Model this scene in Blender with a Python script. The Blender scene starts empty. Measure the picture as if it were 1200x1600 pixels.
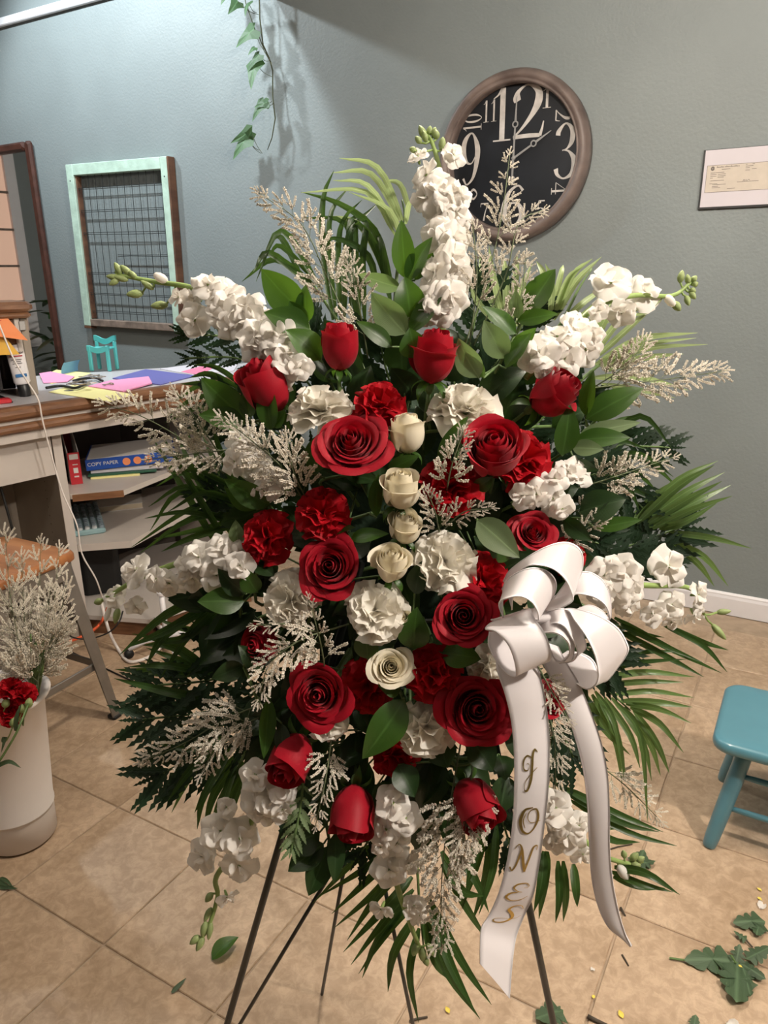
import bpy, math, random
import numpy as np
from mathutils import Vector as V, Matrix as M4
random.seed(7); np.random.seed(7)
R = random.Random(11)
SC = bpy.context.scene
COL = SC.collection

# ---------------------------------------------------------------- camera, world, lights, exposure
F = 1160.0; TH = math.radians(18.0); ROLL = math.radians(.75); H = 1.45
PH = math.radians(30.2); BW = 3.31
WX = V((math.cos(PH), -math.sin(PH), 0)); WN = V((math.sin(PH), math.cos(PH), 0)); UP = V((0, 0, 1))
CAMP = V((0, 0, H))
FWD = V((0, math.cos(TH), -math.sin(TH)))
CU0 = V((0, math.sin(TH), math.cos(TH))); CR0 = V((1, 0, 0))
CR = CR0 * math.cos(ROLL) - CU0 * math.sin(ROLL)     # image right
CU = CU0 * math.cos(ROLL) + CR0 * math.sin(ROLL)     # image up
CB = -FWD                                            # towards the viewer
cd = bpy.data.cameras.new('camera'); cam = bpy.data.objects.new('camera', cd); COL.objects.link(cam)
rm = M4((CR, CU, CB)).transposed().to_4x4()
cam.matrix_world = M4.Translation(CAMP) @ rm
cd.sensor_fit = 'VERTICAL'; cd.sensor_height = 36.0; cd.lens = 36.0 * F / 1600.0
cd.clip_start = .05
SC.camera = cam
def at_wall(a, b, z): return WX * a + WN * b + UP * z

wd = bpy.data.worlds.new('world'); SC.world = wd; wd.use_nodes = True
wd.node_tree.nodes['Background'].inputs[0].default_value = (1.0, .93, .84, 1)
wd.node_tree.nodes['Background'].inputs[1].default_value = .02
def lamp(name, kind, loc, energy, col, size=.1, target=None, spot=None):
    l = bpy.data.lights.new(name, kind); l.energy = energy; l.color = col
    if kind == 'AREA': l.shape = 'DISK'; l.size = size
    else: l.shadow_soft_size = size
    if kind == 'SPOT': l.spot_size = math.radians(spot); l.spot_blend = .5
    o = bpy.data.objects.new(name, l); COL.objects.link(o); o.location = loc
    if target is not None:
        o.rotation_euler = (V(target) - V(loc)).to_track_quat('-Z', 'Y').to_euler()
    return o
lamp('ceiling_or_fill_bulb', 'POINT', (.25, 1.62, 2.50), 84, (1, .90, .78), .07)
lamp('ceiling_or_fill_bulb', 'POINT', (1.50, .12, 2.48), 172, (1, .90, .80), .05)
lamp('ceiling_or_fill_bulb', 'POINT', at_wall(1.9, 1.6, 2.50), 3, (1, .90, .8), .1)
lamp('ceiling_or_fill_bulb', 'POINT', (-1.35, .55, 2.46), 16, (1, .90, .80), .06)  # weak fill added at front left to brighten the bucket
lamp('cool_track_spot', 'SPOT', at_wall(-2.92, 2.15, 3.42), 185, (.87, .96, 1), .09, at_wall(-3.5, BW, 1.6), 95)
lamp('cool_track_spot', 'SPOT', at_wall(-4.0, 2.15, 3.42), 155, (.87, .96, 1), .07, at_wall(-3.3, BW, 1.8), 120)
SC.view_settings.view_transform = 'Standard'; SC.view_settings.look = 'None'
SC.view_settings.gamma = 1.0; SC.view_settings.use_curve_mapping = False
SC.view_settings.exposure = 0.0

# ---------------------------------------------------------------- point helpers (reference frame 1200 x 1600)
def ray(u, v): return FWD + CR * ((u - 600) / F) + CU * (-(v - 800) / F)
def P(u, v, t): return CAMP + ray(u, v) * t
def G(u, v, z=0.0):
    d = ray(u, v); return CAMP + d * ((z - H) / d.z)
def W(u, v, off=0.0):
    d = ray(u, v); return CAMP + d * ((BW - off) / d.dot(WN))

# ---------------------------------------------------------------- materials
def _n(nt, t, **kw):
    n = nt.nodes.new(t)
    for k, v in kw.items():
        if hasattr(n, k): setattr(n, k, v)
        else: n.inputs[k].default_value = v
    return n
def c4(c): return (c[0], c[1], c[2], 1)
def mat(name, col, rough=.6, metal=0, var=.0, vscale=8, bump=0, bscale=60, trans=0, tcol=None, sheen=0, spec=.5, coat=0, randv=0, col2=None, detail=3, stretch=None):
    m = bpy.data.materials.new(name); m.use_nodes = True; nt = m.node_tree
    p = nt.nodes['Principled BSDF']; out = nt.nodes['Material Output']; L = nt.links.new
    p.inputs['Roughness'].default_value = rough; p.inputs['Metallic'].default_value = metal
    p.inputs['Specular IOR Level'].default_value = spec
    if sheen: p.inputs['Sheen Weight'].default_value = sheen
    if coat: p.inputs['Coat Weight'].default_value = coat
    p.inputs['Base Color'].default_value = c4(col)
    tc = _n(nt, 'ShaderNodeTexCoord'); src = tc.outputs['Object']
    if stretch:
        mp = _n(nt, 'ShaderNodeMapping'); mp.inputs['Scale'].default_value = stretch
        L(src, mp.inputs['Vector']); src = mp.outputs['Vector']
    colsock = None
    if var or col2:
        nz = _n(nt, 'ShaderNodeTexNoise'); nz.inputs['Scale'].default_value = vscale; nz.inputs['Detail'].default_value = detail
        L(src, nz.inputs['Vector'])
        rp = _n(nt, 'ShaderNodeValToRGB'); rp.color_ramp.elements[0].position = .32; rp.color_ramp.elements[1].position = .68
        a = col2 if col2 else [c * (1 - var) for c in col]; b = col if col2 else [min(1, c * (1 + var)) for c in col]
        rp.color_ramp.elements[0].color = c4(a); rp.color_ramp.elements[1].color = c4(b)
        L(nz.outputs['Fac'], rp.inputs['Fac']); colsock = rp.outputs['Color']
    if randv:
        oi = _n(nt, 'ShaderNodeObjectInfo'); mr = _n(nt, 'ShaderNodeMapRange')
        mr.inputs['To Min'].default_value = 1 - randv; mr.inputs['To Max'].default_value = 1 + randv
        L(oi.outputs['Random'], mr.inputs['Value'])
        hs = _n(nt, 'ShaderNodeHueSaturation'); hs.inputs['Color'].default_value = c4(col)
        if colsock: L(colsock, hs.inputs['Color'])
        L(mr.outputs['Result'], hs.inputs['Value']); colsock = hs.outputs['Color']
    if colsock: L(colsock, p.inputs['Base Color'])
    if bump:
        nb = _n(nt, 'ShaderNodeTexNoise'); nb.inputs['Scale'].default_value = bscale; nb.inputs['Detail'].default_value = 2
        L(src, nb.inputs['Vector'])
        bp = _n(nt, 'ShaderNodeBump'); bp.inputs['Strength'].default_value = bump; bp.inputs['Distance'].default_value = .01
        L(nb.outputs['Fac'], bp.inputs['Height']); L(bp.outputs['Normal'], p.inputs['Normal'])
    if trans:
        tr = _n(nt, 'ShaderNodeBsdfTranslucent'); tr.inputs['Color'].default_value = c4(tcol or col)
        mx = _n(nt, 'ShaderNodeMixShader'); mx.inputs['Fac'].default_value = trans
        L(p.outputs['BSDF'], mx.inputs[1]); L(tr.outputs['BSDF'], mx.inputs[2]); L(mx.outputs['Shader'], out.inputs['Surface'])
    return m
def leaf_mat(name, col, tcol, rough=.35, trans=.25, rib=.35, freq=26, spec=.5):
    """UV: x across (-1..1 -> 0..1), y along; pale midrib and faint parallel veins"""
    m = mat(name, col, rough, trans=trans, tcol=tcol, randv=.22, spec=spec); nt = m.node_tree; L = nt.links.new
    p = nt.nodes['Principled BSDF']
    uv = _n(nt, 'ShaderNodeTexCoord'); sp = _n(nt, 'ShaderNodeSeparateXYZ'); L(uv.outputs['UV'], sp.inputs[0])
    s = _n(nt, 'ShaderNodeMath', operation='SUBTRACT'); s.inputs[1].default_value = .5; L(sp.outputs[0], s.inputs[0])
    ab = _n(nt, 'ShaderNodeMath', operation='ABSOLUTE'); L(s.outputs[0], ab.inputs[0])
    mr = _n(nt, 'ShaderNodeMapRange'); mr.inputs['From Min'].default_value = 0; mr.inputs['From Max'].default_value = .05
    mr.inputs['To Min'].default_value = rib; mr.inputs['To Max'].default_value = 0; L(ab.outputs[0], mr.inputs['Value'])
    mx = _n(nt, 'ShaderNodeMix', data_type='RGBA'); L(mr.outputs['Result'], mx.inputs[0])
    old = p.inputs['Base Color'].links[0].from_socket
    L(old, mx.inputs[6]); mx.inputs[7].default_value = c4([min(1, c * 3 + .03) for c in col]); L(mx.outputs[2], p.inputs['Base Color'])
    wv = _n(nt, 'ShaderNodeMath', operation='SINE'); ml = _n(nt, 'ShaderNodeMath', operation='MULTIPLY'); ml.inputs[1].default_value = freq * 6.28
    L(ab.outputs[0], ml.inputs[0]); L(ml.outputs[0], wv.inputs[0])
    bp = _n(nt, 'ShaderNodeBump'); bp.inputs['Strength'].default_value = .12; bp.inputs['Distance'].default_value = .002
    L(wv.outputs[0], bp.inputs['Height']); L(bp.outputs['Normal'], p.inputs['Normal'])
    return m
MT = {}
MT['wall'] = mat('painted_plaster', (.203, .233, .236), .62, var=.05, vscale=2.5, bump=.22, bscale=85)
MT['wall_rough'] = mat('rough_painted_plaster', (.203, .233, .236), .55, var=.05, vscale=2.5, bump=.17, bscale=85, detail=3)
MT['ceil'] = mat('ceiling_paint', (.50, .49, .46), .8, bump=.1)
MT['trim'] = mat('white_trim_paint', (.78, .76, .78), .4, var=.03)
def tile_mat():
    m = mat('travertine_tile', (.6, .45, .32), .40); nt = m.node_tree; L = nt.links.new; p = nt.nodes['Principled BSDF']
    ge = _n(nt, 'ShaderNodeNewGeometry'); oi = _n(nt, 'ShaderNodeObjectInfo'); ml = _n(nt, 'ShaderNodeVectorMath', operation='SCALE'); ml.inputs['Scale'].default_value = 7.3
    L(oi.outputs['Location'], ml.inputs[0]); ad = _n(nt, 'ShaderNodeVectorMath', operation='ADD'); L(ge.outputs['Position'], ad.inputs[0]); L(ml.outputs['Vector'], ad.inputs[1])
    cols = []
    for sc_, ro, lo, hi, a, b in ((5.0, .62, .36, .66, (.42, .295, .19), (.60, .445, .31)), (38.0, .7, .42, .60, (.62, .58, .54), (1.06, 1.05, 1.04))):
        nz = _n(nt, 'ShaderNodeTexNoise'); nz.inputs['Scale'].default_value = sc_; nz.inputs['Detail'].default_value = 10; nz.inputs['Roughness'].default_value = ro; nz.inputs['Distortion'].default_value = .6
        L(ad.outputs['Vector'], nz.inputs['Vector']); rp = _n(nt, 'ShaderNodeValToRGB'); rp.color_ramp.elements[0].position = lo; rp.color_ramp.elements[1].position = hi
        rp.color_ramp.elements[0].color = c4(a); rp.color_ramp.elements[1].color = c4([min(1, q) for q in b]); L(nz.outputs['Fac'], rp.inputs['Fac']); cols.append(rp)
    mx = _n(nt, 'ShaderNodeMix', data_type='RGBA', blend_type='MULTIPLY'); mx.inputs[0].default_value = .55; L(cols[0].outputs['Color'], mx.inputs[6]); L(cols[1].outputs['Color'], mx.inputs[7]); L(mx.outputs[2], p.inputs['Base Color'])
    bp = _n(nt, 'ShaderNodeBump'); bp.inputs['Strength'].default_value = .08; bp.inputs['Distance'].default_value = .004; L(cols[1].outputs['Color'], bp.inputs['Height']); L(bp.outputs['Normal'], p.inputs['Normal'])
    return m
MT['tile'] = tile_mat()
MT['grout'] = mat('grout', (.38, .285, .20), .9, var=.15, vscale=20)
MT['woodclock'] = mat('weathered_grey_brown_wood', (.20, .155, .138), .5, col2=(.095, .07, .062), vscale=9, detail=9, bump=.2, bscale=30)
MT['face'] = mat('clock_black', (.012, .014, .018), .35, var=.3, vscale=6)
MT['silver'] = mat('aged_silver_paint', (.52, .49, .46), .5, var=.15, vscale=30)
MT['pewter'] = mat('pewter_metal', (.42, .41, .40), .4, metal=.6)
MT['blackedge'] = mat('black_edge', (.012, .012, .013), .5)
MT['paper_w'] = mat('white_paper', (.60, .565, .61), .7, var=.02)
MT['paper_c'] = mat('cream_cheque_paper', (.56, .50, .43), .7, var=.04, vscale=30)
MT['ink'] = mat('printed_ink', (.16, .14, .13), .8)
MT['mint'] = mat('chipped_mint_paint', (.42, .56, .47), .6, var=.12, vscale=16, bump=.15)
MT['oldwood'] = mat('old_brown_wood', (.16, .075, .04), .6, col2=(.07, .03, .018), vscale=18, detail=5, stretch=(1, 1, .2))
MT['greywood'] = mat('bare_grey_wood', (.20, .15, .12), .7, var=.3, vscale=20)
MT['wire'] = mat('dark_wire', (.05, .055, .055), .5, metal=.7)
MT['mahog'] = mat('dark_mahogany', (.055, .02, .014), .35, var=.3, vscale=20)
MT['mirror'] = mat('mirror_silver', (.86, .88, .88), .02, metal=1)
MT['oak'] = mat('stained_oak_edge', (.24, .115, .055), .4, col2=(.12, .05, .022), vscale=10, detail=6, stretch=(1, 1, 6), bump=.1)
MT['lam'] = mat('grey_white_laminate', (.54, .49, .45), .4, var=.04)
MT['lamtop'] = mat('speckled_desktop_laminate', (.52, .50, .52), .35, var=.08, vscale=120)
MT['beige'] = mat('beige_panel', (.30, .255, .205), .55, var=.06)
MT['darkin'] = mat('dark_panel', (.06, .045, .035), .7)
MT['seatwood'] = mat('honey_stained_seat', (.40, .165, .055), .35, col2=(.27, .095, .03), vscale=7, detail=4, stretch=(1, 5, 1))
MT['gunmetal'] = mat('brushed_gunmetal', (.25, .235, .22), .38, metal=.75, var=.12, vscale=14)
MT['rubber'] = mat('black_rubber', (.01, .01, .01), .6)
MT['teal'] = mat('teal_gloss_paint', (.085, .23, .29), .30, var=.05, coat=.3)
MT['turq'] = mat('turquoise_plastic', (.10, .50, .50), .35, var=.04)
MT['bucket'] = mat('white_plastic', (.80, .74, .70), .4, var=.02)
MT['red_pl'] = mat('red_card', (.50, .02, .03), .45, var=.05)
MT['white_card'] = mat('white_card', (.66, .63, .60), .6)
MT['blue_card'] = mat('blue_card', (.012, .07, .36), .4, var=.08)
MT['orange'] = mat('orange_print', (.75, .25, .10), .5)
MT['green_card'] = mat('green_folder', (.02, .10, .055), .5)
MT['yellow'] = mat('yellow_paper', (.85, .78, .34), .7)
MT['pink'] = mat('pink_paper', (.78, .30, .50), .7)
MT['hotpink'] = mat('hot_pink_paper', (.80, .20, .33), .7)
MT['peach'] = mat('orange_sticky_paper', (.83, .27, .10), .7)
MT['amber'] = mat('amber_sticky_paper', (.72, .42, .06), .7)
MT['violet'] = mat('violet_clipboard', (.14, .14, .42), .4)
MT['bluenote'] = mat('blue_note', (.16, .37, .62), .7)
MT['black'] = mat('black_plastic', (.012, .012, .013), .4)
MT['keyteal'] = mat('pale_teal_plastic', (.27, .42, .44), .45)
MT['keygrey'] = mat('grey_blue_keycap', (.24, .31, .36), .5, randv=.3)
MT['keywhite'] = mat('pale_keycap', (.62, .66, .68), .5)
MT['tube'] = mat('ointment_tube_white', (.78, .75, .76), .35)
MT['inkdark'] = mat('dark_print', (.04, .04, .06), .6)
MT['inkred'] = mat('red_print', (.50, .03, .04), .6)
MT['inkblue'] = mat('blue_print', (.03, .16, .40), .6)
MT['cable'] = mat('white_cable', (.74, .68, .64), .4)
MT['orangecord'] = mat('orange_cord', (.70, .10, .025), .5)
MT['book'] = mat('tan_book', (.56, .47, .34), .7, var=.1)
MT['keys'] = mat('mixed_metal', (.35, .28, .22), .4, metal=.7, var=.5, vscale=60)
MT['easel'] = mat('dark_green_enamel_wire', (.008, .013, .010), .4)
MT['foam'] = mat('wet_floral_foam', (.010, .028, .012), .95, bump=.4)
MT['ivy'] = leaf_mat('ivy_leaf', (.055, .115, .05), (.18, .34, .10), .5, .2)
MT['ivystem'] = mat('ivy_vine', (.05, .06, .03), .7)
MT['ruscus'] = leaf_mat('glossy_leaf', (.034, .088, .012), (.17, .36, .03), .36, .28)
MT['leafback'] = leaf_mat('leaf_underside', (.15, .215, .10), (.26, .42, .12), .5, .28)
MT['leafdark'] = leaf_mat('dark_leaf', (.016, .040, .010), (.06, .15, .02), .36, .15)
MT['palm'] = leaf_mat('palm_leaflet', (.026, .062, .014), (.14, .28, .04), .33, .22, .6, 8, .4)
MT['palmmid'] = leaf_mat('lamplit_palm_leaflet', (.085, .15, .045), (.28, .44, .10), .30, .28, .7, 8)  # lighter copy of the palm leaf, lamp highlights put into its colour
MT['palmpale'] = leaf_mat('variegated_backlit_palm', (.27, .36, .15), (.52, .66, .30), .38, .38, .9, 5)  # pale variegated leaflets, backlit brightness of the top fronds also in the colour
MT['fern'] = leaf_mat('leatherleaf', (.011, .028, .012), (.05, .12, .03), .45, .12, .2, 4, .35)
MT['stem'] = mat('green_stem', (.10, .17, .05), .5, var=.15, vscale=30)
MT['palestem'] = mat('pale_green_stem', (.30, .42, .13), .45, trans=.15, tcol=(.4, .55, .15))
MT['bud'] = mat('green_white_bud', (.42, .50, .22), .5, col2=(.22, .30, .10), vscale=60, trans=.2)
MT['rosered'] = mat('red_rose_petal', (.34, .002, .013), .55, trans=.14, tcol=(.55, .003, .016), sheen=.08, var=.12, vscale=40, spec=.25)
MT['carnred'] = mat('red_carnation_petal', (.40, .004, .011), .6, trans=.18, tcol=(.70, .01, .016), spec=.2, var=.12, vscale=40)
MT['white'] = mat('white_petal', (.86, .83, .78), .55, trans=.28, tcol=(.95, .90, .82), spec=.25, var=.03, vscale=30)
MT['carnwhite'] = mat('white_carnation_petal', (.88, .85, .77), .6, trans=.25, tcol=(.95, .9, .78), spec=.2)
MT['cream'] = mat('cream_rose_petal', (.86, .80, .64), .5, trans=.22, tcol=(.95, .86, .60), spec=.25)
MT['statice'] = mat('limonium_floret', (.90, .86, .77), .8, col2=(.66, .58, .46), vscale=260, detail=1, trans=.15)
MT['staticestem'] = mat('limonium_stem', (.13, .16, .08), .7)
MT['ribbon'] = mat('white_satin_ribbon', (.86, .815, .82), .34, trans=.12, tcol=(.9, .88, .88), sheen=.25, spec=.5)
MT['ribbonedge'] = mat('ribbon_stitched_edge', (.90, .87, .88), .4)
MT['gold'] = mat('gold_foil', (.62, .44, .14), .3, metal=.85)
MT['floorleaf'] = leaf_mat('dull_green_leaf', (.055, .095, .045), (.15, .25, .08), .6, .15)
MT['twig'] = mat('brown_twig', (.06, .045, .03), .8)
MT['yellowpetal'] = mat('yellow_petal', (.80, .62, .10), .6)

# ---------------------------------------------------------------- mesh builders (all return bpy meshes)
def mesh(name, verts, faces, m, smooth=True, uvs=None, mats=None, midx=None):
    me = bpy.data.meshes.new(name)
    me.from_pydata([tuple(v) for v in verts], [], faces)
    for k in (mats or [m]): me.materials.append(MT[k] if isinstance(k, str) else k)
    if smooth: me.polygons.foreach_set('use_smooth', [True] * len(me.polygons))
    if midx is not None: me.polygons.foreach_set('material_index', midx)
    if uvs is not None:
        ul = me.uv_layers.new(name='UVMap'); li = np.zeros(len(me.loops), dtype=np.int32); me.loops.foreach_get('vertex_index', li)
        ul.data.foreach_set('uv', np.asarray(uvs, dtype=np.float32)[li].ravel())
    me.update(); return me
def grid(name, f, nu, nv, m, u0=-1, u1=1, smooth=True):
    vs = []; uv = []; fs = []
    for j in range(nv + 1):
        for i in range(nu + 1):
            u = u0 + (u1 - u0) * i / nu; v = j / nv
            vs.append(f(u, v)); uv.append((i / nu, v))
    for j in range(nv):
        for i in range(nu):
            a = j * (nu + 1) + i; fs.append((a, a + 1, a + nu + 2, a + nu + 1))
    return mesh(name, vs, fs, m, smooth, uv)
class MB:
    """collects shapes into one mesh"""
    def __init__(s): s.v = []; s.f = []; s.mi = []; s.cur = 0
    def add(s, vs, fs, M=None):
        b = len(s.v)
        s.v += [(M @ V(p)) if M else V(p) for p in vs]; s.f += [tuple(b + i for i in f) for f in fs]; s.mi += [s.cur] * len(fs); return s
    def box(s, c, d, M=None, bev=0):
        x, y, z = d[0] / 2, d[1] / 2, d[2] / 2; cx, cy, cz = c
        if bev <= 0:
            vs = [(cx + sx * x, cy + sy * y, cz + sz * z) for sx in (-1, 1) for sy in (-1, 1) for sz in (-1, 1)]
            return s.add(vs, [(0, 1, 3, 2), (4, 6, 7, 5), (0, 4, 5, 1), (2, 3, 7, 6), (0, 2, 6, 4), (1, 5, 7, 3)], M)
        b = min(bev, x * .9, y * .9, z * .9); vs = []
        oct_ = [(x - b, -y), (x, -y + b), (x, y - b), (x - b, y), (-x + b, y), (-x, y - b), (-x, -y + b), (-x + b, -y)]
        ins = [(px * (1 - b / x) if 0 else (px - math.copysign(b, px)), (py - math.copysign(b, py))) for px, py in oct_]
        rings = [(ins, -z), (oct_, -z + b), (oct_, z - b), (ins, z)]
        for r, zz in rings: vs += [(cx + p[0], cy + p[1], cz + zz) for p in r]
        fs = [tuple(reversed(range(8))), tuple(range(24, 32))]
        for k in range(3):
            for i in range(8): j = (i + 1) % 8; fs.append((k * 8 + i, k * 8 + j, k * 8 + 8 + j, k * 8 + 8 + i))
        return s.add(vs, fs, M)
    def prism(s, poly, z0, z1, M=None, bev=0):
        n = len(poly)
        ar = sum(poly[i][0] * poly[(i + 1) % n][1] - poly[(i + 1) % n][0] * poly[i][1] for i in range(n))
        if ar < 0: poly = poly[::-1]
        vs = [(p[0], p[1], z0) for p in poly] + [(p[0], p[1], z1) for p in poly]
        fs = [tuple(reversed(range(n))), tuple(range(n, 2 * n))] + [(i, (i + 1) % n, n + (i + 1) % n, n + i) for i in range(n)]
        return s.add(vs, fs, M)
    def tube(s, pts, r, k=8, cap=True, closed=False):
        pts = [V(p) for p in pts]; n = len(pts)
        rs = r if isinstance(r, (list, tuple)) else [r] * n
        vs = []; up = None
        for i in range(n):
            d = (pts[min(i + 1, n - 1)] - pts[max(i - 1, 0)])
            if closed: d = pts[(i + 1) % n] - pts[i - 1]
            if d.length < 1e-9: d = V((0, 0, 1))
            d.normalize()
            if up is None: up = d.orthogonal().normalized()
            up = (up - d * up.dot(d))
            if up.length < 1e-6: up = d.orthogonal()
            up.normalize(); sd = d.cross(up)
            for q in range(k):
                a = 2 * math.pi * q / k; vs.append(pts[i] + (up * math.cos(a) + sd * math.sin(a)) * rs[i])
        fs = []
        for i in range(n if closed else n - 1):
            j = (i + 1) % n
            for q in range(k): fs.append((i * k + q, i * k + (q + 1) % k, j * k + (q + 1) % k, j * k + q))
        if cap and not closed: fs += [tuple(reversed(range(k))), tuple(range((n - 1) * k, n * k))]
        return s.add(vs, fs)
    def lathe(s, prof, k=24, M=None):
        vs = []; fs = []; n = len(prof)
        for r, z in prof:
            for q in range(k): a = 2 * math.pi * q / k; vs.append((r * math.cos(a), r * math.sin(a), z))
        for i in range(n - 1):
            for q in range(k): fs.append((i * k + q, i * k + (q + 1) % k, (i + 1) * k + (q + 1) % k, (i + 1) * k + q))
        return s.add(vs, fs, M)
    def sheet(s, poly, M=None, th=.001):
        return s.prism(poly, 0, th, M)
    def build(s, name, m, smooth=False):
        return mesh(name, s.v, s.f, m, smooth, mats=m if isinstance(m, list) else None, midx=s.mi if isinstance(m, list) else None)
def cr(pts, n):
    """Catmull-Rom resample, n samples per span (tuples of any length)"""
    p = [np.array(q, float) for q in pts]; p = [2 * p[0] - p[1]] + p + [2 * p[-1] - p[-2]]; out = []
    for i in range(1, len(p) - 2):
        for k in range(n):
            t = k / n; a, b, c, d = p[i - 1], p[i], p[i + 1], p[i + 2]
            out.append(.5 * (2 * b + (c - a) * t + (2 * a - 5 * b + 4 * c - d) * t * t + (3 * b - a - 3 * c + d) * t ** 3))
    out.append(p[-2]); return out
# ---------------------------------------------------------------- objects
WMAT = {}
def part(name, me, parent=None, M=None, label=None):
    o = bpy.data.objects.new(name, me); COL.objects.link(o)
    M = M if M is not None else M4.Identity(4)
    if parent is not None:
        o.parent = parent; o.matrix_local = WMAT[parent].inverted() @ M
    else: o.matrix_world = M
    WMAT[o] = M
    if label: o['label'] = label
    return o
def tag(o, label, cat, group=None):
    o['label'] = label; o['category'] = cat
    if group: o['group'] = group
    return o
def thing(name, label, cat, loc=(0, 0, 0), group=None):
    o = bpy.data.objects.new(name, None); COL.objects.link(o); o.location = loc; o.empty_display_size = .02
    WMAT[o] = M4.Translation(V(loc)); return tag(o, label, cat, group)
def struct(o): o['kind'] = 'structure'; return o
def frame(o, x, y, z): # matrix from origin and axes
    return M4(((x[0], y[0], z[0], o[0]), (x[1], y[1], z[1], o[1]), (x[2], y[2], z[2], o[2]), (0, 0, 0, 1)))
def T(p): return M4.Translation(V(p))
def wall_frame(a, z, off=0.0): # local x along wall, y up, z out of the wall
    return frame(at_wall(a, BW - off, z), WX, UP, -WN)
def text_mesh(body, size, m, depth=.0006, align='CENTER'):
    cu = bpy.data.curves.new('t', 'FONT'); cu.body = body; cu.size = size; cu.extrude = depth; cu.align_x = align; cu.align_y = 'CENTER'
    o = bpy.data.objects.new('t', cu); me = bpy.data.meshes.new_from_object(o)
    bpy.data.objects.remove(o); me.materials.clear(); me.materials.append(MT[m]); return me
def stroke(mb, pts, M=None, n=5, th=.0012, smoothed=True):
    """pts = (x, y, half width); a flat brush stroke of thickness th"""
    q = cr(pts, n) if smoothed and len(pts) > 2 else [np.array(p, float) for p in pts]
    L_, R_ = [], []
    for i in range(len(q)):
        d = q[min(i + 1, len(q) - 1)][:2] - q[max(i - 1, 0)][:2]; l = np.hypot(*d) or 1; nx, ny = -d[1] / l, d[0] / l; w = q[i][2]
        L_.append((q[i][0] + nx * w, q[i][1] + ny * w)); R_.append((q[i][0] - nx * w, q[i][1] - ny * w))
    k = len(q); vs = [(x, y, th) for x, y in L_ + R_] + [(x, y, 0) for x, y in L_ + R_]
    fs = [(i, k + i, k + i + 1, i + 1) for i in range(k - 1)]
    fs += [(2 * k + i, i, i + 1, 2 * k + i + 1) for i in range(k - 1)] + [(k + i, 3 * k + i, 3 * k + i + 1, k + i + 1) for i in range(k - 1)]
    mb.add(vs, fs, M); return mb
# ================================================================ ROOM
def wa(u, v, off=0): p = W(u, v, off); return p.dot(WX), p.z
def slab(name, a0, a1, b0, b1, z0, z1, m, nseg=None):
    mb = MB(); vs = [at_wall(a, b, z) for a in (a0, a1) for b in (b0, b1) for z in (z0, z1)]
    mb.add(vs, [(0, 1, 3, 2), (4, 6, 7, 5), (0, 4, 5, 1), (2, 3, 7, 6), (0, 2, 6, 4), (1, 5, 7, 3)])
    return struct(part(name, mb.build(name, m)))
wall_back = slab('wall_back', -6.3, 2.6, BW, BW + .12, 0, 3.6, 'wall_rough')
slab('wall_left', -6.42, -6.3, -2.2, BW + .12, 0, 3.6, 'wall')
floor = slab('floor', -6.3, 2.6, -2.2, BW, -.05, -.004, 'grout')
slab('ceiling', -2.48, 2.6, -2.2, BW, 2.68, 2.80, 'ceil')             # the lower ceiling over the flowers; its left edge throws the wall shadow
slab('ceiling', -6.3, -2.48, -2.2, BW, 3.50, 3.60, 'ceil')
slab('wall_front', -2.48, -2.40, -2.2, BW, 2.80, 3.50, 'wall')         # step between the two ceilings
TS = .335; mb = MB(); mb.box((0, 0, -.005), (TS - .0045, TS - .0045, .010), bev=.002); tile_me = mb.build('tile', 'tile')
for i in range(-11, 8):
    for j in range(-3, 9):
        a, b = -.215 + TS * (i + .5), .80 + TS * (j + .5) - TS
        if b + TS / 2 > BW: continue
        c = at_wall(a, b, .0 + R.uniform(-.0006, .0006))
        q = R.randrange(4) * math.pi / 2 - PH
        part('tile', tile_me, floor, T(c) @ M4.Rotation(q, 4, 'Z'))
for name, a0, a1 in (('baseboard_back', -2.9, 2.6),):
    mb = MB(); prof = [(0, 0), (.014, 0), (.014, .075), (.010, .086), (.010, .092), (.004, .100), (0, .100)]
    vs = [at_wall(a, BW - d, z) for a in (a0, a1) for d, z in prof]; n_ = len(prof)
    mb.add(vs, [tuple(range(n_)), tuple(reversed(range(n_, 2 * n_)))] + [(i, n_ + i, n_ + (i + 1) % n_, (i + 1) % n_) for i in range(n_)])
    struct(part(name, mb.build(name, 'trim')))
mb = MB(); mb.box((0, 0, 0), (3.6, .042, .03), bev=.005)
struct(part('trim_1', mb.build('trim_1', 'trim'), None, wall_frame(-4.45, 2.885, .015)))
# window on the left wall, seen only in the mirror
win = struct(part('window_1', (lambda m_: m_.build('window_1', 'trim'))(MB().box((0, 0, 0), (.10, .05, 1.9)).box((1.0, 0, 0), (.10, .05, 1.9)).box((.5, 0, .9), (1.1, .05, .1)).box((.5, 0, -.9), (1.1, .07, .1))), None,
      frame(at_wall(-6.27, 2.16, 1.78), WN, WX, UP)))
MT['pane'] = mat('warm_lit_pane', (.55, .36, .27), .5); pp = MT['pane'].node_tree.nodes['Principled BSDF']; pp.inputs['Emission Color'].default_value = (.85, .52, .37, 1); pp.inputs['Emission Strength'].default_value = .55
pane_me = MB().box((0, 0, 0), (.26, .01, .30)).build('pane', 'pane')
for i in range(3):
    for j in range(6): part('pane', pane_me, win, WMAT[win] @ T((.185 + i * .29, .0, -.70 + j * .30)))
mun = MB().box((0, 0, 0), (.02, .03, 1.8)).build('muntin', 'greywood'); mun2 = MB().box((0, 0, 0), (.9, .03, .018)).build('muntin', 'greywood')
for i in range(1, 3): part('muntin', mun, win, WMAT[win] @ T((.04 + i * .29, .012, 0)))
for j in range(1, 6): part('muntin', mun2, win, WMAT[win] @ T((.5, .012, -.85 + j * .30)))

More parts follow.
